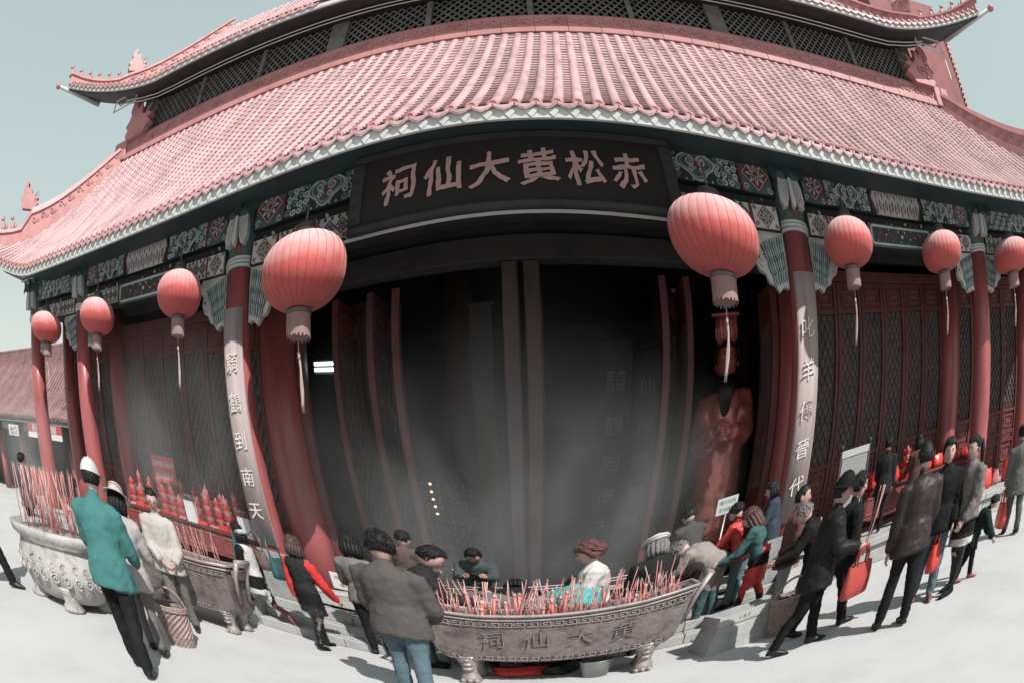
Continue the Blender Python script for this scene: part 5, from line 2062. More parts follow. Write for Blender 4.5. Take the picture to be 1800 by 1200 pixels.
def person(label, loc, psi, h=1.70, top=(.1, .1, .1), bottom=(.05, .05, .055), shoe=(.02, .02, .02), bend=0, L=ARM0, Rr=ARM0, leg=(0, 0, 0, 0), spread=.09,
           hair='short', hmat=None, head=(0, 0), coat=None, skirt=None, sleeve=None, bulk=.012, skin=None, fem=False, curl=.5, topm=None, botm=None, collar=None,
           stripes=None, boots=None, side=0, group=None, hat=None, vox=.0175, name='person', cat='person', tights=None, skirtm=None, unitmat=None, hands=True, glasses=False, hs=1.09):
    PN[0] += 1
    s = h / 1.70
    b = R(bend)
    ys = R(side)
    P = []                                                     # (p0, p1, r0, r1, slot) used for colouring
    mb = MB()
    up = Vector((math.sin(ys), -math.sin(b) * math.cos(ys), math.cos(b) * math.cos(ys)))
    fr_ = Vector((0, -math.cos(b), -math.sin(b)))
    rt = fr_.cross(up).normalized() * -1                       # towards the person's left (+X)
    # legs -----------------------------------------------------------------
    thigh, shin, ank = .43, .40, .085
    legs = []
    low = 0
    for i, sx in enumerate((1, -1)):
        p, k = R(leg[i * 2]), R(leg[i * 2 + 1])
        hp = Vector((sx * .085, 0, 0))
        kn = hp + Vector((sx * (spread - .085) * .5, -math.sin(p) * thigh, -math.cos(p) * thigh))
        an = kn + Vector((sx * (spread - .085) * .5, -math.sin(p - k) * shin, -math.cos(p - k) * shin))
        legs.append((hp, kn, an, p - k))
        low = min(low, an.z - ank)
    PEL = Vector((0, 0, -low))
    tr = .082 + bulk * .8 if not fem else .080 + bulk * .6
    cu = (.058, .052) if (fem or tights) else (.066, .062)
    for i, (hp, kn, an, pa) in enumerate(legs):
        hp, kn, an = hp + PEL, kn + PEL, an + PEL
        lift = max(0.0, an.z - ank)
        mid = (kn + an) / 2 + Vector((0, .012, .06))
        mb.tube([hp + Vector((0, 0, .04)), (hp + kn) / 2, kn, mid, an + Vector((0, 0, -.0))], [tr, tr * .86, cu[0] * 1.02, cu[0] * .98, cu[1] * (.72 if tights or boots else .95)], 12)
        sl = 'bottom' if not tights else 'tights'
        P.append((hp, kn, tr, cu[0], sl))
        P.append((kn, an + Vector((0, 0, .06)), cu[0], cu[1], 'boot' if boots else sl))
        pit = pa * .6 if lift > .02 else 0
        fw = Vector((0, -math.cos(pit), -math.sin(pit) * -1)) if lift > .02 else Vector((0, -1, 0))
        fw = Vector((0, -math.cos(pa * .5), math.sin(pa * .5))) if lift > .02 else Vector((0, -1, 0))
        dn = Vector((0, 0, -1))
        heel = an + Vector((0, .035, -ank + .04))
        ball = heel + fw * .16 + Vector((0, 0, -.008))
        toe = heel + fw * .225 + Vector((0, 0, -.014))
        mb.tube([an + Vector((0, .0, .02)), heel + Vector((0, .0, .0)), heel + fw * .07 + Vector((0, 0, .005)), ball, toe], [.044, .042, .042, .038, .018], 10, sx=1.0)
        P.append((heel, toe, .048, .036, 'shoe'))
        P.append((an + Vector((0, 0, -.01)), heel, .046, .046, 'shoe'))
    # torso -----------------------------------------------------------------
    w = .90 if fem else 1.0
    sec = [(-.10, .160, .112), (0, .172, .122), (.09, .158 if not fem else .150, .112), (.17, .148 if not fem else .132, .106), (.30, .170, .122), (.40, .182, .118), (.455, .172, .10), (.488, .125, .078), (.515, .055, .055)]
    ns = 18

    def ring(c, wx, wy):
        return [c + rt * (wx * math.cos(2 * math.pi * k / ns)) + fr_ * (wy * math.sin(2 * math.pi * k / ns)) for k in range(ns)]
    # lower sections stay upright with the hips, upper ones follow the bend
    rings = []
    for t, wx, wy in sec:
        f = sst(-.05, .2, t)
        c = PEL + (Vector((0, 0, 1)) * (1 - f) + up * f).normalized() * t if t > 0 else PEL + Vector((0, 0, t))
        rings.append(ring(c, (wx + bulk) * w, wy + bulk))
    closed_loft(mb, rings)
    P.append((PEL + Vector((0, 0, -.10)), PEL + up * .0, .17 + bulk, .17 + bulk, 'bottom' if coat is None or coat > -.05 else 'top'))
    P.append((PEL + up * .08, PEL + up * .44, .165 + bulk, .165 + bulk, 'top'))
    if coat is not None:                                       # jacket hem below the waist
        hem = Vector((0, 0, coat))
        rr_ = [ring(PEL + up * .12, .155 * w + bulk + .008, .115 + bulk + .006), ring(PEL + up * .0, .180 * w + bulk + .01, .132 + bulk + .008), ring(PEL + hem * .6 + Vector((0, 0, -.0)), .190 * w + bulk + .014, .142 + bulk + .014), ring(PEL + hem, .192 * w + bulk + .016 + max(0, -coat - .2) * .15, .148 + bulk + .02 + max(0, -coat - .2) * .15)]
        if bend > 40:
            rr_ = rr_[:2]
        closed_loft(mb, rr_[::-1])
        P.append((PEL + hem, PEL + up * .1, .19 + bulk, .19 + bulk, 'top'))
    if skirt is not None:
        z0, z1, w0, w1 = skirt
        rr_ = []
        for k in range(4):
            f = k / 3
            rr_.append(ring(PEL + Vector((0, (legs[0][1].y + legs[1][1].y) * .25 * f, z0 + (z1 - z0) * f)), w0 + (w1 - w0) * f, (w0 + (w1 - w0) * f) * .8))
        closed_loft(mb, rr_[::-1])
        P.append((PEL + Vector((0, 0, z0 - .02)), PEL + Vector((0, 0, z1)), w0 * .95, w1 * .95, 'skirt'))
    # neck --------------------------------------------------------------
    nb_, hc = PEL + up * .50, PEL + up * (.63)
    hf = R(head[1])
    hdir = (up + fr_ * (math.sin(b) * .35 + .12)).normalized()
    hc = nb_ + hdir * .125
    mb.tube([nb_ - up * .04, nb_ + up * .02, hc - hdir * .03], [.075, .054, .050], 12)
    P.append((nb_ + hdir * .02, hc, .058, .058, 'skin'))
    if collar:
        mb.tube([nb_ - up * .05, nb_ + hdir * .035], [.10, .072 + collar], 12)
        P.append((nb_ - up * .06, nb_ + hdir * .03, .09 + collar, .08 + collar, 'collar'))
    # arms ---------------------------------------------------------------
    handM = []
    hpos = []
    for i, (sx, ar) in enumerate(((1, L), (-1, Rr))):
        pf, ab, el, tw = [R(v) for v in ar]
        sh_ = PEL + up * .425 + rt * (sx * (.168 * w + bulk * .6))
        dn = -up
        # arm direction: start down the torso, swing forward by pf, outward by ab
        dn0 = Vector((0, 0, -1)) * .75 + dn * .25 if bend > 15 else dn
        dn0.normalize()
        fw = (fr_ - dn0 * fr_.dot(dn0)).normalized()
        d = dn0 * math.cos(pf) + fw * math.sin(pf)
        d = (d * math.cos(ab) + rt * sx * math.sin(ab)).normalized()
        elb = sh_ + d * .285
        pp = pf + el
        d2 = dn0 * math.cos(pp) + fw * math.sin(pp)
        d2 = (d2 * math.cos(tw) - rt * sx * math.sin(tw)).normalized()
        wr = elb + d2 * .245
        sb = .014 + bulk * .7
        mb.tube([sh_ + up * .012 - rt * sx * .05, sh_, (sh_ + elb) / 2, elb], [.07 + sb * .4, .058 + sb, .048 + sb, .043 + sb], 10)
        mb.tube([elb - d * .02, elb, (elb + wr) / 2, wr], [.042 + sb, .043 + sb, .038 + sb, .030 + sb * .9], 10)
        P.append((sh_, elb, .055 + sb, .05 + sb, 'sleeve'))
        P.append((elb, wr, .046 + sb, .036 + sb, 'sleeve'))
        handM.append((wr, d2, sx))
        hpos.append(wr + d2 * .09)
    # one continuous skin over everything ---------------------------------------
    V, F, NV = remesh(mb, vox)
    slots = ['top', 'bottom', 'skin', 'shoe', 'sleeve', 'skirt', 'tights', 'boot', 'collar', 'lip', 'eye', 'stripe']
    C = np.array([V[list(f)].mean(0) for f in F])
    best = np.full(len(C), 1e9)
    lab_ = np.zeros(len(C), int)
    for p0, p1, r0, r1, sl in P:
        p0, p1 = np.array(p0), np.array(p1)
        dd = p1 - p0
        t = np.clip(((C - p0) @ dd) / max(1e-9, dd @ dd), 0, 1)
        dist = np.linalg.norm(C - p0 - t[:, None] * dd, axis=1) / (r0 + (r1 - r0) * t)
        q = dist < best
        best[q] = dist[q]
        lab_[q] = slots.index(sl)
    if coat is not None and bend < 40:                         # clean hem line
        zc = C[:, 2] - PEL.z
        T_, B_ = slots.index('top'), slots.index('bottom')
        inner = np.abs(C[:, 0]) < .27
        lab_[(lab_ == T_) & (zc < coat - .004)] = B_
        lab_[(lab_ == B_) & (zc > coat) & inner] = T_
    if skirt is not None and stripes:
        zc = C[:, 2]
        q = (lab_ == slots.index('skirt')) & (np.floor((zc - PEL.z) / stripes) % 2 == 0)
        lab_[q] = slots.index('stripe')
    # cloth folds
    amp = .014
    for i in range(len(V)):
        x, y, z = V[i]
        q = .5 * noise.noise((x * 11 + PN[0] * 3.1, y * 11, z * 5)) + 1.1 * (.35 - abs(noise.noise((x * 8 + y * 5 + PN[0], y * 8, z * 13 + x * 6)))) + .3 * noise.noise((x * 30, y * 30, z * 24))
        V[i] += NV[i] * amp * q
    fin = MB()
    fin.v = [tuple(v) for v in V]
    fin.f = list(F)
    fin.m = [int(k) for k in lab_]
    fin.s = [True] * len(F)
    for wr, d2, sx in (handM if hands else []):
        M = Matrix.Translation(wr) @ frame_to(d2, rt * 1.0)
        hand_mesh(fin, M, sx, curl, 2)
    hz = R(head[0])
    Mh = Matrix.Translation(hc + hdir * .045) @ frame_to(-hdir, rt) @ Matrix.Rotation(hz, 4, 'Z') @ Matrix.Rotation(hf, 4, 'X') @ Matrix.Scale(hs, 4)
    head_mesh(fin, Mh, 2, 9, 10)
    S_ = Matrix.Scale(s, 4)
    fin.xf(S_)
    sk = skin or SKIN
    tm = topm or cloth(top)
    bm_ = botm or cloth(bottom)
    mm = [tm, bm_, sk, cloth(shoe, .45, spec=.5, bump=.1), (cloth(sleeve) if sleeve else tm), skirtm or (cloth(top) if skirt is None else bm_), cloth(tights, .7) if tights else bm_, cloth(boots, .4, spec=.5, bump=.15) if boots else bm_, cloth(collar_c[0]) if (collar and (collar_c := [top])) else tm, LIPS, EYE, cloth((.55, .54, .52))]
    if unitmat:
        mm = [unitmat] * len(mm)
    root = thing(name, label, cat, loc, R(psi), group)
    fin.build('body', mm, root)
    Mh = S_ @ Mh
    if hair:
        hb_ = hair_mesh(hair, PN[0], hat is None)
        hb_.xf(Mh).build('hair', unitmat and MATS.get('statue_dark', unitmat) or hmat or HAIRB, root)
    if glasses:
        gm_ = MB()
        for sx in (-1, 1):
            gm_.tube([(sx * .031 + .023 * math.cos(a), -.104 - .0 * math.cos(a), .008 + .016 * math.sin(a)) for a in [2 * math.pi * k / 14 for k in range(15)]], .0022, 5, cap=False)
            gm_.tube([(sx * .054, -.102, .012), (sx * .076, -.03, .012), (sx * .078, .02, .004)], .002, 5)
        gm_.tube([(-.01, -.108, .01), (.01, -.108, .01)], .002, 5)
        gm_.xf(Mh).build('glasses', M_DARK, root)
    if hat:
        hm_, hmt = hat()
        hm_.xf(Mh).build('hat', hmt, root)
    Mw = Matrix.Translation(loc) @ Matrix.Rotation(R(psi), 4, 'Z')
    root_info = dict(root=root, hands=[Mw @ (S_ @ p) for p in hpos], s=s, head=Mh, PEL=PEL * s, up=up, rt=rt, fr=fr_, Mw=Mw)
    return root_info


# hats ------------------------------------------------------------------------
M_CAPW = cloth((.52, .51, .49), name='cream_cap', bump=.1)
M_STRAW = mat('pale_straw', (.56, .49, .45), .8, var=.15, scale=30, bump=.6, bscale=50)
M_FELT = cloth((.018, .018, .018), .7, name='black_felt', bump=.1)


def crown(mb, gr, zmin, n=24, mi=0, flat=1.0):
    vs, fs = [], []
    m = 9
    for i in range(m + 1):
        z = zmin + (1 - zmin) * i / m
        t = math.sqrt(max(0, 1 - z * z))
        for k in range(n):
            a = 2 * math.pi * k / n
            p = head_point((t * math.cos(a), t * math.sin(a), z), gr)
            p.z = p.z * flat
            vs.append(p)
    for i in range(m):
        for k in range(n):
            fs.append((i * n + k, i * n + (k + 1) % n, (i + 1) * n + (k + 1) % n, (i + 1) * n + k))
    mb.add(vs, fs, mi, True)


def brim(mb, r_in, r_out, z, drop, n=28, mi=0, front=0.0, arc=(0, 360), th_=.004):
    vs, fs = [], []
    a0, a1 = R(arc[0]), R(arc[1])
    for k in range(n + 1):
        a = a0 + (a1 - a0) * k / n
        c, s_ = math.cos(a), math.sin(a)
        for r_, dz in ((r_in, 0), (r_out + front * max(0, -s_), -drop)):
            for e in (0, th_):
                vs.append((r_ * c * .86, r_ * s_ * 1.08, z + dz + e))
    for k in range(n):
        a = k * 4
        fs += [(a, a + 2, a + 6, a + 4), (a + 1, a + 5, a + 7, a + 3), (a + 2, a + 3, a + 7, a + 6), (a, a + 4, a + 5, a + 1)]
    mb.add(vs, fs, mi, True)


def baseball():
    m = MB()
    crown(m, .018, .22, flat=1.05)
    brim(m, .088, .105, .045, .018, 14, 0, .085, (200, 340))
    m.ball((0, 0, .142), .007, 6, 4)
    return m, M_CAPW


def straw():
    m = MB()
    crown(m, .02, .25, flat=1.12)
    brim(m, .095, .19, .045, .03)
    for k in range(4):
        m.tube([(.089 * 1.02 * math.cos(a) * (1 - .06 * k), .108 * 1.02 * math.sin(a) * (1 - .06 * k), .05 + k * .022) for a in [2 * math.pi * i / 20 for i in range(21)]], .006, 5, cap=False)
    return m, M_STRAW


def fedora():
    m = MB()
    crown(m, .02, .25, flat=1.2)
    brim(m, .092, .155, .045, .016)
    return m, M_FELT


def flatcap():
    m = MB()
    crown(m, .03, .3, flat=.92)
    m.ball((0, -.02, .075), (.125, .15, .04), 18, 8)
    brim(m, .095, .11, .045, .01, 14, 0, .04, (200, 340))
    return m, M_CAPW


def headscarf():
    m = MB()
    crown(m, .02, -.2)
    return m, cloth((.1, .09, .09))


def carry(info, which, name, label, w, d, h, m_, drop=.0, rz=0.0, sag=.15):
    p = info['hands'][which]
    return bag(name, label, (p.x, p.y, p.z - h * 1.5 - drop + .01), w, d, h, m_, rz, True, None, sag)


def incense_in_hand(info, which, label, n=7, l=.34, lean=(.2, -.3)):
    p = info['hands'][which]
    random.seed(int(p.x * 100))
    m = MB()
    for i in range(n):
        m.tube([(random.uniform(-.01, .01), random.uniform(-.01, .01), -.08), (random.uniform(-.03, .03), random.uniform(-.03, .03), l)], .0045, 5, i % 2)
    o = m.build('incense_bundle', [M_STICK, M_STICKP], None, p)
    o.rotation_euler = (lean[1], lean[0], 0)
    tag(o, label, 'incense')


BLK, NAVY, GRY = (.03, .03, .032), (.04, .05, .07), (.16, .16, .16)
JEAN = cloth((.10, .15, .18), .8, 'washed_jeans')
WALK = (24, 6, -14, 22)

# --- left foreground
person('man in a teal jacket and cream cap, back turned, at the marble urn', (-2.32, -5.72, 0), 206, 1.72, (.055, .175, .17), BLK, bend=6, L=(30, 10, 50, 15), Rr=(25, 10, 45, 10), leg=(8, 4, -10, 8), coat=-.16, hair='short', hat=baseball, bulk=.022, collar=.004, head=(0, -5))
person('person in a straw sun hat and light grey jacket behind the teal jacket', (-2.62, -5.08, 0), 205, 1.58, (.40, .37, .36), (.14, .13, .13), bend=10, L=(30, 8, 50, 10), Rr=(30, 8, 50, 10), coat=-.2, hair='bob', hat=straw, bulk=.02, fem=True, leg=(6, 6, -8, 8))
person('man with glasses in a beige jacket looking down, hands clasped before him', (-3.05, -3.8, 0), 38, 1.62, (.44, .41, .385), (.15, .14, .135), (.03, .025, .022), bend=2, L=(12, 6, 38, 28), Rr=(12, 6, 40, 28), leg=(-6, 0, 10, 6), coat=-.15, hair='crop', head=(0, 16), bulk=.016, glasses=True)
person('dark striding figure at the far left edge of the court', (-5.5, -5.4, 0), 120, 1.7, BLK, BLK, bend=5, leg=WALK, coat=-.3, bulk=.02, hair='short')
person('person in a dark checked jacket with back turned, far left under the gallery', (-8.4, -2.4, 0), 165, 1.66, (.075, .075, .08), BLK, coat=-.2, bulk=.02, hair='short')
person('person in dark green shrouded in smoke beyond the leftmost columns', (-11.4, 1.75, 0), 60, 1.56, (.03, .075, .065), BLK, coat=-.35, bulk=.02, hair='short', L=(70, 10, 80, 20), Rr=(50, 10, 60, 20), fem=True)
# --- left middle
si = person('woman in a white tunic and teal scarf walking left past the counter', (-2.78, -1.95, 0), -95, 1.5, (.50, .49, .48), BLK, (.20, .06, .055), bend=4, L=(18, 6, 30, 8), Rr=(-6, 8, 25, 5), leg=(26, 8, -20, 26), skirt=(.06, -.26, .165, .185), sleeve=(.025, .025, .027), hair='bob', fem=True, skirtm=cloth((.5, .49, .48)), tights=(.02, .02, .022), boots=(.2, .06, .055), bulk=.01)
vi = person('woman in a black padded vest with red sleeves and short leather skirt, from behind', (-1.86, -2.35, 0), 168, 1.5, (.055, .055, .056), BLK, BLK, bend=2, L=(-4, 10, 12, 0), Rr=(22, 14, 24, -4), leg=(14, 4, -12, 14), skirt=(.02, -.30, .17, .19), sleeve=(.62, .045, .04), hair='bob', hmat=mat('brown_hair', (.06, .035, .03), .45, var=.4, scale=30, bump=.6, bscale=60), fem=True, skirtm=mat('black_leather', (.022, .022, .023), .32, var=.2, scale=6, bump=.4, bscale=14, spec=.6), tights=(.13, .075, .07), boots=(.02, .02, .02), bulk=.024, collar=.012)
nm = person('man in a charcoal jacket and blue jeans seen from behind, nearest the urn', (-.46, -3.95, 0), 172, 1.72, (.085, .078, .075), (.1, .15, .18), (.03, .03, .03), bend=3, L=(10, 9, 26, 14), Rr=(16, 10, 40, 20), leg=(4, 4, -4, 4), coat=-.17, hair='short', head=(26, 4), bulk=.028, botm=JEAN, collar=.008, spread=.11)
mi_ = person('man in a dark jacket leaning over the left end of the bronze urn with incense', (-.7, -2.3, 0), 100, 1.7, (.055, .052, .052), (.12, .15, .16), bend=16, L=(34, 6, 46, 8), Rr=(38, 6, 44, 8), coat=-.15, hair='short', bulk=.024, curl=1.0, head=(0, 8))
incense_in_hand(mi_, 0, 'pink incense bundle held over the left end of the bronze urn', 8, .3, (.1, .1))
person('person with dark hair and a striped top behind the charcoal jacket', (-1.3, -1.98, 0), 190, 1.66, (.17, .16, .155), BLK, bend=6, hair='bob', fem=True, bulk=.012, coat=-.1, L=(30, 8, 60, 10), Rr=(30, 8, 60, 10))
# --- behind the urn, bending worshippers
person('worshipper facing out of the smoke behind the offering table', (-.42, -.45, PH), 5, 1.35, (.06, .075, .075), BLK, bend=34, L=(40, 8, 70, 20), Rr=(40, 8, 70, 20), hair='short', bulk=.02, coat=-.1, skin=SKIN_D)
person('worshipper in a grey-brown coat bowing with back turned, left of middle', (-.2, -2.2, 0), 178, 1.6, (.15, .14, .138), BLK, bend=62, L=(20, 8, 50, 10), Rr=(20, 8, 50, 10), hair='short', bulk=.03, coat=-.2, leg=(10, 10, 10, 10))
person('worshipper in a pale grey jacket bowing low beside the teal one', (.28, -2.22, 0), 172, 1.6, (.26, .255, .25), (.12, .12, .12), bend=74, L=(20, 8, 40, 10), Rr=(20, 8, 40, 10), hair='grey', hmat=HAIRG, bulk=.03, coat=-.2, leg=(14, 14, 14, 14))
person('worshipper in black bowing towards the offering table', (.06, -1.7, 0), 185, 1.55, (.045, .042, .042), BLK, bend=50, L=(20, 8, 40, 10), Rr=(20, 8, 40, 10), hair='bob', bulk=.025, fem=True)
person('worshipper in a bright teal jacket bowing behind the urn', (.66, -2.2, 0), 190, 1.58, (.04, .40, .40), (.05, .06, .06), bend=52, L=(20, 8, 50, 10), Rr=(30, 8, 50, 10), hair='short', bulk=.045, coat=-.2, leg=(12, 12, 12, 12), topm=cloth((.035, .36, .36), .6, 'teal_nylon', spec=.4))
wi = person('woman with curly auburn hair in a white coat facing left behind the urn', (.76, -1.78, 0), -82, 1.66, (.60, .57, .55), (.35, .33, .32), bend=6, L=(24, 6, 60, 20), Rr=(24, 6, 62, 20), hair='curly', hmat=HAIRR, fem=True, coat=-.34, bulk=.026, curl=1.0, collar=.006)
ci = person('person in a white flat cap and black jacket behind the right end of the urn', (1.3, -1.98, 0), 200, 1.62, (.045, .045, .046), BLK, bend=12, L=(30, 8, 60, 10), Rr=(34, 8, 60, 10), hair='bob', hmat=HAIRG, hat=flatcap, bulk=.03, coat=-.12, fem=True, collar=.02)
incense_in_hand(ci, 0, 'fan of pale incense sticks held beside the white flat cap', 9, .32, (.5, -.2))
person('bowing person in a fur-collared khaki jacket on the steps at right', (2.0, -1.55, .15), -118, 1.6, (.30, .265, .25), (.06, .10, .11), bend=52, L=(50, 8, 30, 10), Rr=(40, 8, 30, 10), hair='short', hmat=HAIRG, bulk=.034, coat=-.14, collar=.03, leg=(10, 8, 0, 8))
ri = person('person in a red jacket with a dark backpack on the steps', (2.3, -1.42, .30), -130, 1.45, (.60, .045, .038), (.10, .15, .16), bend=20, L=(40, 8, 50, 10), Rr=(40, 8, 50, 10), hair='short', bulk=.026, coat=-.12, topm=cloth((.56, .045, .038), .55, 'red_nylon', spec=.4))
gi = person('woman in a green top with a red puffer jacket round her waist', (2.48, -1.82, .15), -112, 1.52, (.05, .115, .11), BLK, BLK, bend=22, L=(38, 6, 40, 6), Rr=(30, 10, 50, 6), leg=(14, 8, -8, 10), skirt=(.12, -.42, .17, .225), hair='long', hmat=mat('dark_brown_hair', (.075, .035, .03), .45, var=.4, scale=30, bump=.6, bscale=60), fem=True, tights=(.02, .02, .022), boots=(.02, .02, .02), bulk=.012, skirtm=cloth((.60, .05, .04), .5, 'red_puffer', bump=.9, bs=9, spec=.4))
person('face of a person peering out behind the right couplet column', (3.35, .55, PH), -20, 1.55, (.06, .06, .06), BLK, hair='short', bulk=.02)
person('worshipper in dark grey behind the fur-collared person', (1.72, -.75, PH), -150, 1.42, (.07, .068, .068), BLK, bend=18, L=(30, 8, 60, 10), Rr=(30, 8, 60, 10), hair='short', bulk=.025, coat=-.15)
person('worshipper in a navy jacket at the top of the steps beside the red jacket', (2.78, -.85, PH), -100, 1.40, (.04, .055, .075), BLK, bend=10, L=(30, 8, 60, 10), Rr=(30, 8, 60, 10), hair='bob', bulk=.025, coat=-.2, fem=True)
person('worshipper in brown waiting behind the left end of the offering table', (-1.15, -.5, PH), 150, 1.38, (.11, .075, .07), BLK, bend=6, L=(30, 8, 60, 10), Rr=(30, 8, 60, 10), hair='short', bulk=.025, coat=-.15)
# --- right group
bi_ = person('close-cropped man in a brown jacket and pale trousers looking right', (2.78, -2.2, 0), 78, 1.64, (.135, .062, .058), (.34, .33, .32), (.1, .06, .05), bend=0, L=(4, 6, 20, 4), Rr=(14, 6, 60, 10), leg=(0, 0, 0, 0), coat=-.12, hair='crop', bulk=.024, skin=SKIN_D, collar=.006)
incense_in_hand(bi_, 1, 'pink incense bundle held up by the man in brown', 8, .3, (-.2, .1))
person('grey-haired elder in a long black coat bending left, behind the black hat', (3.02, -2.72, 0), -110, 1.52, (.032, .03, .03), BLK, bend=24, L=(36, 8, 50, 10), Rr=(36, 8, 50, 10), hair='grey', hmat=HAIRG, bulk=.034, coat=-.42)
hi_ = person('man in a black hat and black jacket striding right with a red bag', (2.64, -4.0, 0), 78, 1.62, (.028, .028, .030), (.022, .022, .024), bend=5, L=(-4, 8, 30, 4), Rr=(26, 8, 56, 8), leg=(13, 4, -12, 12), coat=-.2, hair='grey', hmat=HAIRB, hat=fedora, bulk=.036, curl=1.0, collar=.008, skin=SKIN_D, head=(0, -2), topm=cloth((.030, .030, .032), .5, 'black_nylon', spec=.2, bump=.5, bs=9))
carry(hi_, 1, 'carrier_bag', 'dull red carrier bag in the hand of the man in the black hat', .34, .12, .32, cloth((.42, .07, .065), .6, 'red_bag_cloth', bump=.3), .0, .3)
incense_in_hand(hi_, 1, 'long pale incense sticks held by the man in the black hat', 5, .5, (.15, 0))
person('man in black hidden behind the black hat, walking right', (3.02, -3.6, 0), 92, 1.62, (.030, .030, .031), BLK, bend=4, leg=(-18, 14, 20, 6), coat=-.18, hair='short', bulk=.026)
person('man in a dark suit standing on the terrace beside the notice frame', (5.2, -.1, PH), 150, 1.48, (.040, .045, .047), (.04, .04, .042), coat=-.2, hair='short', bulk=.018, L=(14, 8, 60, 10))
person('person in a maroon coat standing at the right stall counter', (6.02, -.12, PH), 175, 1.38, (.09, .04, .038), BLK, coat=-.34, hair='bob', bulk=.03, L=(24, 8, 50, 10), Rr=(24, 8, 50, 10))
person('balding man in a black satin jacket, back turned, right foreground', (3.52, -4.5, 0), 170, 1.66, (.036, .026, .026), (.028, .028, .029), bend=2, L=(4, 10, 14, 0), Rr=(10, 12, 40, 14), leg=(4, 2, -4, 4), coat=-.16, hair='balding', bulk=.028, topm=mat('black_satin', (.034, .024, .024), .5, var=.35, scale=7, bump=.5, bscale=14, spec=.2), spread=.13, skin=SKIN_D)
person('man in a zipped black jacket and jeans facing the balding man', (4.18, -4.05, 0), -28, 1.62, (.028, .028, .030), (.1, .15, .18), (.14, .075, .055), bend=0, L=(6, 8, 20, 6), Rr=(10, 8, 30, 10), leg=(4, 2, -4, 4), coat=-.14, hair='short', bulk=.028, botm=JEAN, spread=.11, collar=.006)
po = person('woman with a ponytail in a grey-brown puffer and striped skirt holding a red bag', (4.5, -4.22, 0), -80, 1.58, (.145, .12, .115), BLK, BLK, bend=0, L=(10, 6, 30, 8), Rr=(8, 8, 40, 8), leg=(6, 2, -6, 6), skirt=(.0, -.34, .18, .18), stripes=.085, hair='pony', fem=True, tights=(.022, .022, .024), boots=(.02, .02, .02), bulk=.03, coat=-.06, curl=1.0, skirtm=cloth((.03, .03, .03)), topm=cloth((.15, .125, .12), .6, 'taupe_puffer', bump=.8, bs=8, spec=.35), collar=.016)
carry(po, 1, 'carrier_bag', 'glossy bright red shopping bag hanging from the ponytailed woman\'s hand', .36, .14, .30, M_PLAST, .0, .6)
person('small boy in a dark green coat bending forward at right', (4.88, -4.02, 0), 60, 0.98, (.025, .055, .05), (.03, .03, .032), (.3, .06, .05), bend=32, L=(30, 14, 10, 0), Rr=(30, 14, 10, 0), leg=(16, 10, -10, 10), coat=-.2, hair='short', bulk=.045)
fr2 = person('person in a grey-brown coat with a red bag at the far right edge', (6.85, -2.8, 0), 150, 1.5, (.13, .125, .12), (.10, .10, .10), coat=-.26, hair='short', bulk=.024, L=(4, 8, 14, 0), leg=(10, 4, -8, 8))
carry(fr2, 0, 'carrier_bag', 'red carrier bag carried at the far right edge', .34, .13, .36, M_PLAST, .0, 1.2)

# scarf, shoulder bags, backpack --------------------------------------------------
m = MB()
for i, (x, y) in enumerate(((.03, -.13), (-.03, -.135))):
    pts = [(x * 2.2, -.02, 1.36), (x * 1.8, -.10, 1.30), (x, y - .02, 1.15), (x * 1.4, y - .05, .98), (x * 1.2, y - .04, .72 + .1 * i)]
    m.tube(pts, [.03, .04, .05, .055, .05], 8, i, sx=.45)
m.tube([(.08 * math.cos(a), .07 * math.sin(a), 1.35 + .02 * math.sin(a)) for a in [2 * math.pi * i / 14 for i in range(15)]], .032, 7, 1, cap=False)
m.build('scarf', [cloth((.05, .22, .21)), cloth((.42, .44, .43))], si['root'])
for info, lab, col, off, sx in ((si, 'brown shoulder bag at the hip of the scarf woman', (.16, .11, .105), (0, .16, .98), -1), (vi, 'dark teal leather shoulder bag of the vest woman', (.03, .10, .105), (.26, .05, .98), 1)):
    p = info['Mw'] @ Vector((sx * .24 if sx < 0 else .27, off[1] - (.14 if sx < 0 else 0), off[2] - .08))
    t = bag('shoulder_bag', lab, (p.x, p.y, p.z), .32, .12, .27, mat('leather_%d' % sx, col, .35, var=.2, scale=6, bump=.3, bscale=20, spec=.5), info['root'].rotation_euler.z + R(90), False)
    MB().tube([(-.12, 0, .25), (-.1, -.03 * sx, .42), (0, -.08 * sx, .52), (.1, -.03 * sx, .42), (.12, 0, .25)], .011, 6).build('bag_strap', mat('leather_%d' % sx, col), t)
bp_ = MB()
closed_loft(bp_, [[Vector((.13 * fx * math.copysign(abs(math.cos(a)) ** .6, math.cos(a)), .18 + .09 * fy * math.copysign(abs(math.sin(a)) ** .6, math.sin(a)), z)) for a in [2 * math.pi * k / 16 for k in range(16)]] for z, fx, fy in ((.86, .8, .7), (.9, 1, 1), (1.1, 1, 1), (1.24, .9, .8), (1.28, .6, .5))])
for sx in (-1, 1):
    bp_.tube([(sx * .09, .10, 1.24), (sx * .11, .0, 1.33), (sx * .12, -.12, 1.2), (sx * .12, -.1, 1.0), (sx * .11, .06, .92)], .016, 6, sx=.6)
bp_.box((0, .275, 1.0), (.17, .03, .14), ch=.012)
bp_.xf(Matrix.Rotation(R(20), 4, 'X'))
bp_.build('backpack', cloth((.05, .052, .052)), ri['root'], (0, .30, .0))

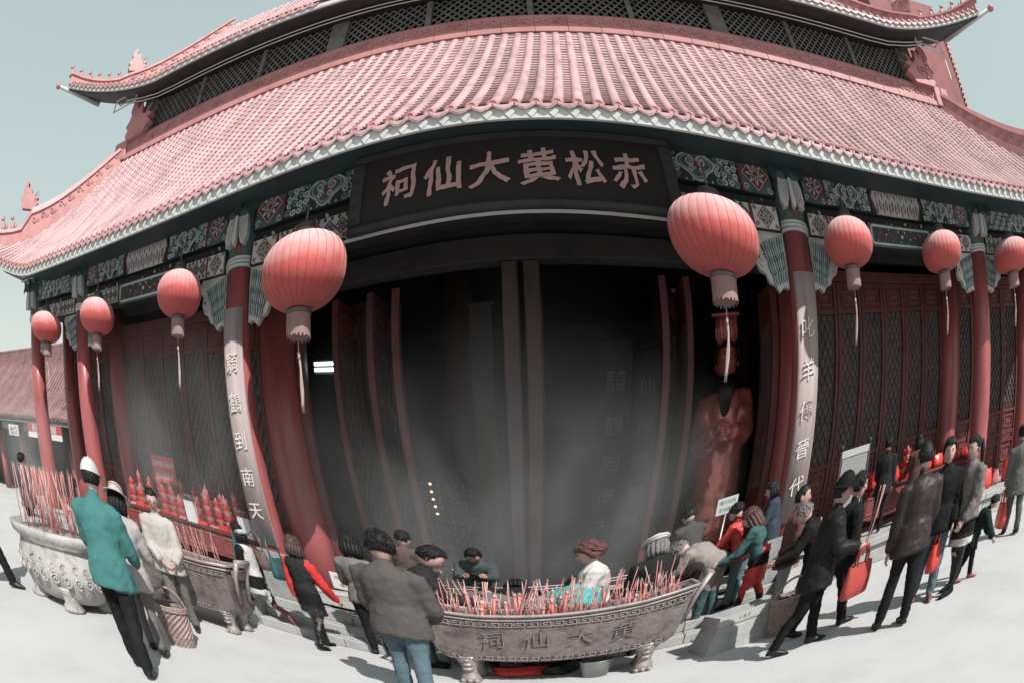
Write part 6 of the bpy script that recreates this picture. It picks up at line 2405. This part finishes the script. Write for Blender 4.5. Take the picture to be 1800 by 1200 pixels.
# ------------------------------------------------------------------ statue inside the hall
M_STAT = mat('red_lacquered_bronze', (.66, .19, .155), .2, .3, var=.45, scale=3, bump=.3, bscale=12, spec=.6)
mat('statue_dark', (.03, .02, .02), .35, .3, var=.2)
st_ = person('tall reddish lacquered deity statue with beard and square crown inside the hall', (2.24, 2.5, .72), -8, 3.25, bend=0, L=(18, 10, 80, 35), Rr=(18, 10, 90, 40), coat=-.6, hair='short', bulk=.02, hs=1.36, unitmat=M_STAT, name='deity_statue', cat='statue', skirt=(.1, -.88, .2, .27), vox=.026)
Mh = st_['head']
m = MB()
m.box((0, 0, .145), (.15, .18, .12), ch=.02)
m.box((0, 0, .21), (.19, .16, .02), ch=.006)
for i in range(7):
    m.tube([(-.07 + i * .0235, -.10, .19), (-.07 + i * .0235, -.10, .10)], .004, 5)
    m.tube([(-.065 + i * .0217, -.092, .10), (-.065 + i * .0217, -.092, .20)], .006, 5)
m.xf(Mh).build('crown', M_STAT, st_['root'])
m = MB()
for i in range(9):
    a = R(-60 + 15 * i)
    x = .055 * math.sin(a)
    m.tube([(x, -.085 * math.cos(a) - .01, -.06), (x * .9, -.115, -.12), (x * .5, -.12, -.2 - .05 * math.cos(a))], [.014, .016, .004], 6)
m.xf(Mh).build('beard', MATS['statue_dark'], st_['root'])
MB().box((0, 0, .17), (1.2, 1.0, .17), ch=.03).build('pedestal', M_DKRED, st_['root'], (0, 0, -.255))
# ------------------------------------------------------------------ incense smoke
def smoke(name, label, c, d, dens, scale, lo, hi, aniso=.2, fade=True):
    m = bpy.data.materials.new('smoke_' + name)
    m.use_nodes = True
    t = m.node_tree
    t.nodes.clear()
    out = t.nodes.new('ShaderNodeOutputMaterial')
    pv = t.nodes.new('ShaderNodeVolumePrincipled')
    pv.inputs['Color'].default_value = (.82, .86, .87, 1)
    pv.inputs['Anisotropy'].default_value = aniso
    tc = t.nodes.new('ShaderNodeTexCoord')
    mp = t.nodes.new('ShaderNodeMapping')
    mp.inputs['Scale'].default_value = (1, 1, .55)
    nz = t.nodes.new('ShaderNodeTexNoise')
    nz.inputs['Scale'].default_value = scale
    nz.inputs['Detail'].default_value = 3
    nz.inputs['Distortion'].default_value = .8
    mr = t.nodes.new('ShaderNodeMapRange')
    mr.inputs['From Min'].default_value = lo
    mr.inputs['From Max'].default_value = hi
    mr.inputs['To Max'].default_value = dens
    t.links.new(tc.outputs['Object'], mp.inputs['Vector'])
    t.links.new(mp.outputs[0], nz.inputs['Vector'])
    t.links.new(nz.outputs[0], mr.inputs['Value'])
    # thins out towards the edges of the plume
    sp = t.nodes.new('ShaderNodeVectorMath')
    sp.operation = 'MULTIPLY'
    sp.inputs[1].default_value = (2 / d[0], 2 / d[1], 2 / d[2])
    ln = t.nodes.new('ShaderNodeVectorMath')
    ln.operation = 'LENGTH'
    t.links.new(tc.outputs['Object'], sp.inputs[0])
    t.links.new(sp.outputs[0], ln.inputs[0])
    m2 = t.nodes.new('ShaderNodeMapRange')
    m2.interpolation_type = 'SMOOTHSTEP'
    m2.inputs['From Min'].default_value = 1.0
    m2.inputs['From Max'].default_value = .25
    t.links.new(ln.outputs['Value'], m2.inputs['Value'])
    mu_ = t.nodes.new('ShaderNodeMath')
    mu_.operation = 'MULTIPLY'
    t.links.new(mr.outputs[0], mu_.inputs[0])
    t.links.new(m2.outputs[0], mu_.inputs[1])
    t.links.new(mu_.outputs[0], pv.inputs['Density'])
    t.links.new(pv.outputs[0], out.inputs['Volume'])
    o = MB().box((0, 0, 0), d).build('smoke', m, None, c)
    tag(o, label, 'smoke', kind='stuff')


smoke('door', 'grey incense smoke drifting through the open middle bay', (-.4, .3, 2.0), (5.8, 3.0, 4.7), .36, 1.1, .34, .76)
smoke('left', 'pale incense smoke rising in front of the left lattice doors', (-5.3, .2, 2.6), (6.2, 2.6, 4.8), .30, 1.0, .32, .76)
smoke('far', 'incense smoke drifting between the leftmost columns', (-10.2, -.6, 1.7), (4.0, 3.4, 3.6), .28, .9, .32, .76)
smoke('urn', 'thin incense smoke rising from the long bronze urn', (.9, -1.6, 1.9), (2.6, 2.0, 2.6), .24, 1.5, .4, .76)
